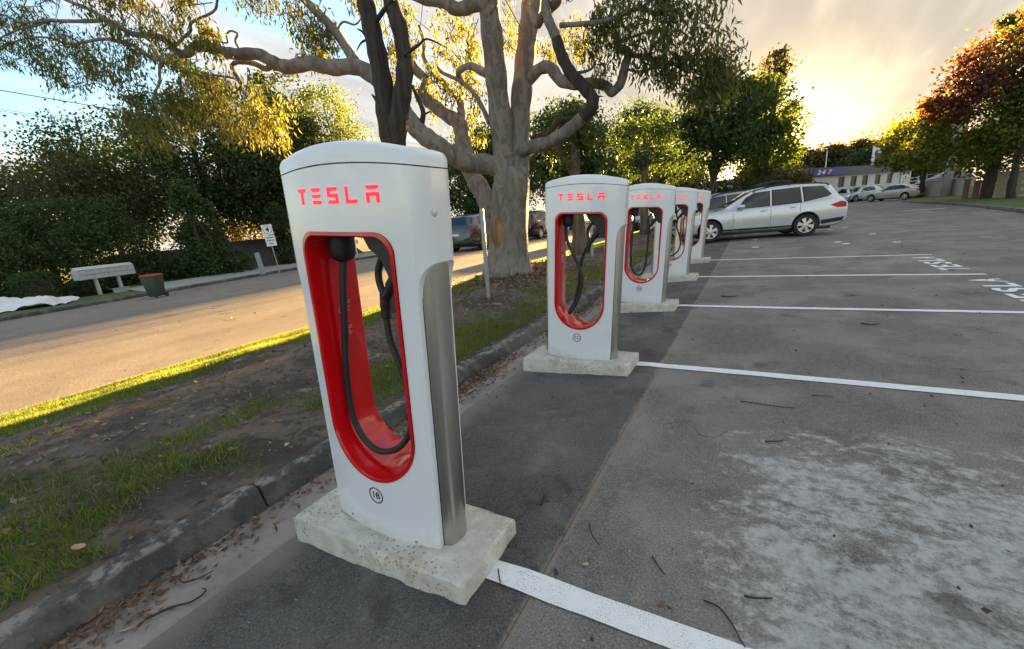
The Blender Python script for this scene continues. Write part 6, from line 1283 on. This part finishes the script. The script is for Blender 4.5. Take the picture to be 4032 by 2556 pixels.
def blades(n, y0, y1, hgt, seed, x0=XS + 0.06, x1=XK - 0.19):
    g = np.random.default_rng(seed); x = g.uniform(x0, x1, n); y = g.uniform(y0, y1, n)
    den = 0.55 * vnoise(x, y, 1.1, seed) + 0.45 * vnoise(x, y, 3.3, seed + 1)
    edge = np.clip((x - (XK - 1.25)) / 0.5, 0, 1) * 0.24 + np.clip((XS + 2.5 - x) / 0.9, 0, 1) * 0.55 - 0.10 * np.exp(-((x + 4.3) / 0.7) ** 2)
    keep = den + edge + g.uniform(-0.12, 0.12, n) > 0.71
    x, y = x[keep], y[keep]; z = ZM(x, y); n = len(x)
    h_ = hgt * g.uniform(0.4, 1.3, n) * np.where(x < XS + 1.9, 0.75, np.where(x > XK - 0.8, 1.1, 0.75)); a = g.uniform(0, 6.28, n); w = 0.0035 * g.uniform(0.7, 1.5, n) * (hgt / 0.06)
    tx, ty = g.normal(0, 0.55, n) * h_, g.normal(0, 0.55, n) * h_
    b0 = np.stack([x - np.cos(a) * w, y - np.sin(a) * w, z - 0.004], 1); b1 = np.stack([x + np.cos(a) * w, y + np.sin(a) * w, z - 0.004], 1); tp = np.stack([x + tx, y + ty, z + h_], 1)
    return np.stack([b0, b1, tp], 1)
tag(quads('grass', np.concatenate([blades(120000, -0.6, 5.0, 0.058, 71), blades(110000, 5.0, 14, 0.062, 72), blades(60000, 14, 34, 0.085, 73)]), GRASS, fl=3), 'thin patchy grass growing on the median', 'grass', kind='stuff')
def scatter(n, seed, fx, L=(0.02, 0.06), flat=0.4):
    g = np.random.default_rng(seed); x, y, z = fx(g, n); c = np.stack([x, y, z], 1); d = unit(np.stack([g.normal(size=n), g.normal(size=n), g.normal(size=n) * flat * 0.5], 1)); s_ = unit(np.cross(d, np.stack([g.normal(size=n) * flat, g.normal(size=n) * flat, np.ones(n)], 1)))
    l = g.uniform(*L, n)[:, None]; w = l * g.uniform(0.12, 0.34, n)[:, None]; up = np.array([0, 0, 0.008])
    return np.stack([c + up, c + d * l * 0.5 + s_ * w + up, c + d * l + up * 1.4, c + d * l * 0.5 - s_ * w + up], 1)
def on_median(g, n):
    x = g.uniform(XS + 0.3, XK - 0.2, n); y = g.uniform(-0.5, 20, n) ** 1.0; return x, y, ZM(x, y)
def in_gutter(g, n):
    y = g.choice([0.25, 2.3, 2.9, 3.3, 5.6, 6.6, 8.2], n) + g.normal(0, 0.5, n); x = XK + 0.02 + np.abs(g.normal(0, 0.13, n)); return x, y, np.full(n, -0.072)
def round_tree(g, n):
    r_ = np.abs(g.normal(0, 1.4, n)) + 0.5; a = g.uniform(0, 6.28, n); x = np.clip(gb.x + r_ * np.cos(a), XS + 0.2, XK - 0.2); y = gb.y + r_ * np.sin(a); return x, y, ZM(x, y)
tag(quads('leaf_litter', np.concatenate([scatter(16000, 91, on_median, (0.015, 0.06), 0.8), scatter(4200, 92, in_gutter, (0.018, 0.055), 1.0), scatter(4200, 93, round_tree, (0.04, 0.13), 0.8)]), STRAW), 'brown leaf and bark litter on the median and in the gutter', 'leaf litter', kind='stuff')
def in_park(g, n):
    x = g.uniform(-1.9, 5, n); y = g.uniform(0.4, 14, n); return x, y, np.where(x < -0.69, -0.03 * np.clip((-0.69 - x) / 1.3, 0, 1) ** 1.2, 0.0)
def on_street(g, n):
    x = g.uniform(-15, -7.6, n); y = g.uniform(-0.5, 16, n); u = (XS + 0.04 - x) / (XS + 0.04 + 20.5); return x, y, ZS + 0.09 * np.sin(np.pi * u) + 0.002
tag(quads('street_scraps', scatter(160, 96, on_street, (0.03, 0.09), 0.8), STRAW), 'scattered leaf scraps on the sunlit street', 'leaf litter', kind='stuff')
plain('bark_bits', (0.045, 0.032, 0.025), 0.9, var=0.5)
tag(quads('bark_debris', scatter(420, 95, in_park, (0.012, 0.045), 0.7), MATS['bark_bits']), 'scattered dark bark scraps on the car park asphalt', 'debris', kind='stuff')
plain('grit', (0.34, 0.32, 0.29), 0.9, var=0.4)
tag(quads('grit_specks', scatter(900, 94, in_park, (0.006, 0.016), 0.5), MATS['grit']), 'tiny pale grit and bark specks on the asphalt', 'grit', kind='stuff')
plain('leaf_green', (0.16, 0.24, 0.08), 0.5); plain('leaf_yellow', (0.48, 0.33, 0.06), 0.55); plain('leaf_brown', (0.17, 0.075, 0.035), 0.7); plain('leaf_pink', (0.40, 0.22, 0.13), 0.6); plain('leaf_tan', (0.40, 0.31, 0.18), 0.7)
def leaf(label, px, py, z, size, mat, ang, kind='heart'):
    p = gnd(px, py, z); out = []
    for i in range(18):
        a = 2 * math.pi * i / 18
        r_ = {'heart': 0.55 + 0.18 * math.cos(a) + 0.12 * math.cos(2 * a), 'long': 0.55}[kind]
        x, y = size * r_ * math.cos(a), size * r_ * math.sin(a) * (0.85 if kind == 'heart' else 0.22)
        out.append((x, y, 0.006 + 0.25 * size * (abs(y) / size) ** 1.2 + 0.10 * size * (x / size) ** 2))
    m = MB().add([(0, 0, 0.005)] + out + [(-size * 0.5, 0, 0.008), (-size * 0.95, 0.02 * size, 0.014), (-size * 0.95, -0.03 * size, 0.014)], [(0, i + 1, (i + 1) % 18 + 1) for i in range(18)] + [(19, 20, 21)])
    o = m.build('fallen_leaf', MATS[mat], smooth=True, loc=p); o.rotation_euler = (rng.normal(0, 0.12), rng.normal(0, 0.12), ang); return tag(o, label, 'leaf', 'single fallen leaves')
leaf('large green leaf lying at the foot of the kerb', 862, 2075, -0.06, 0.062, 'leaf_green', 1.0)
leaf('yellow leaf on the grass edge above the kerb', 1128, 1755, 0.09, 0.035, 'leaf_yellow', 2.2)
leaf('pinkish curled leaf on the soil above the kerb', 302, 2157, 0.10, 0.05, 'leaf_pink', 0.4)
leaf('slender yellow leaf in the gutter at bottom left', 497, 2485, -0.065, 0.05, 'leaf_yellow', 0.9, 'long')
leaf('bright yellow leaf in the gutter beside charger 1B', 1881, 1490, -0.06, 0.05, 'leaf_yellow', 0.2)
leaf('yellow-orange leaf nearest the plinth in the gutter litter', 1848, 1546, -0.06, 0.055, 'leaf_yellow', 1.4)
leaf('dark brown leaf in the gutter at left', 555, 2300, -0.06, 0.045, 'leaf_brown', 0.3)
leaf('orange-brown leaf tucked under the first bay line', 1990, 2305, 0.0, 0.05, 'leaf_yellow', -0.2, 'long')
leaf('small brown leaf between the first and second bay lines', 2603, 2385, 0.0, 0.022, 'leaf_brown', 1.1)
leaf('small curled tan leaf right of the sandy joint', 2302, 2227, 0.0, 0.022, 'leaf_tan', 0.5)
leaf('orange leaf on the grass seen through charger 1B', 1520, 1445, 0.08, 0.04, 'leaf_pink', 0.6)
leaf('yellow-green leaf in the gutter litter beside charger 1B', 1800, 1518, -0.06, 0.045, 'leaf_tan', 2.0)
leaf('reddish leaf at the bottom left corner of the gutter', 235, 2500, -0.06, 0.055, 'leaf_brown', 1.9)
leaf('flattened brown leaf near the bottom left gutter', 330, 2440, -0.062, 0.06, 'leaf_brown', 0.7)
plain('twig_bark', (0.035, 0.027, 0.022), 0.85, var=0.3)
def twig(label, pts, z=0.0, r=0.004):
    P_ = [gnd(a, b, z) + Vector((0, 0, r + 0.003 + 0.004 * (i % 2))) for i, (a, b) in enumerate(pts)]; c = P_[0].copy()
    o = MB().tube(smooth_path([q_ - c for q_ in P_], 4), [lerp(r, r * 0.5, i / max(1, 4 * (len(P_) - 1))) for i in range(4 * (len(P_) - 1) + 1)], 6).build('fallen_twig', MATS['twig_bark'], smooth=True, loc=c); return tag(o, label, 'twig', 'fallen twigs')
twig('dark hooked twig in the gutter at bottom left', [(575, 2445), (680, 2400), (745, 2380), (795, 2355), (812, 2330), (800, 2325)], -0.062, 0.006)
twig('curved thin twig above the hooked one in the gutter', [(710, 2285), (722, 2300), (760, 2290), (815, 2270), (840, 2250)], -0.062, 0.004)
twig('thin curved twig below the white stained patch', [(2770, 2370), (2830, 2400), (2880, 2460), (2910, 2520), (2935, 2556)], 0.0, 0.004)
twig('short dark stick at the lower edge of the white patch', [(2930, 2352), (2975, 2365), (3040, 2362)], 0.0, 0.005)
twig('thin twig right of the sandy joint', [(2320, 2065), (2330, 2110), (2360, 2150)], 0.0, 0.003)
twig('thin dark twig above the first bay line', [(2568, 2195), (2590, 2235), (2618, 2268)], 0.0, 0.004)
twig('tan forked twig on the dark asphalt strip', [(2130, 1995), (2143, 1960), (2145, 1955)], 0.0, 0.005)
twig('long twig lying in the second bay', [(2915, 1583), (2990, 1595), (3070, 1605), (3130, 1612)], 0.0, 0.004)
twig('branched twig near the plinth of charger 2A in the bay', [(2840, 1168), (2868, 1172), (2905, 1168)], 0.0, 0.010)
twig('short twig on the second bay line', [(3196, 1560), (3280, 1566)], 0.0, 0.004)
twig('twig near the middle of the third bay', [(3390, 1277), (3430, 1283), (3465, 1277)], 0.0, 0.008)
twig('thin twig lying across the first bay line', [(1962, 2245), (1968, 2290), (1972, 2315)], 0.004, 0.003)
twig('short stick beside the white patch', [(3010, 1742), (3050, 1745), (3085, 1738)], 0.0, 0.005)
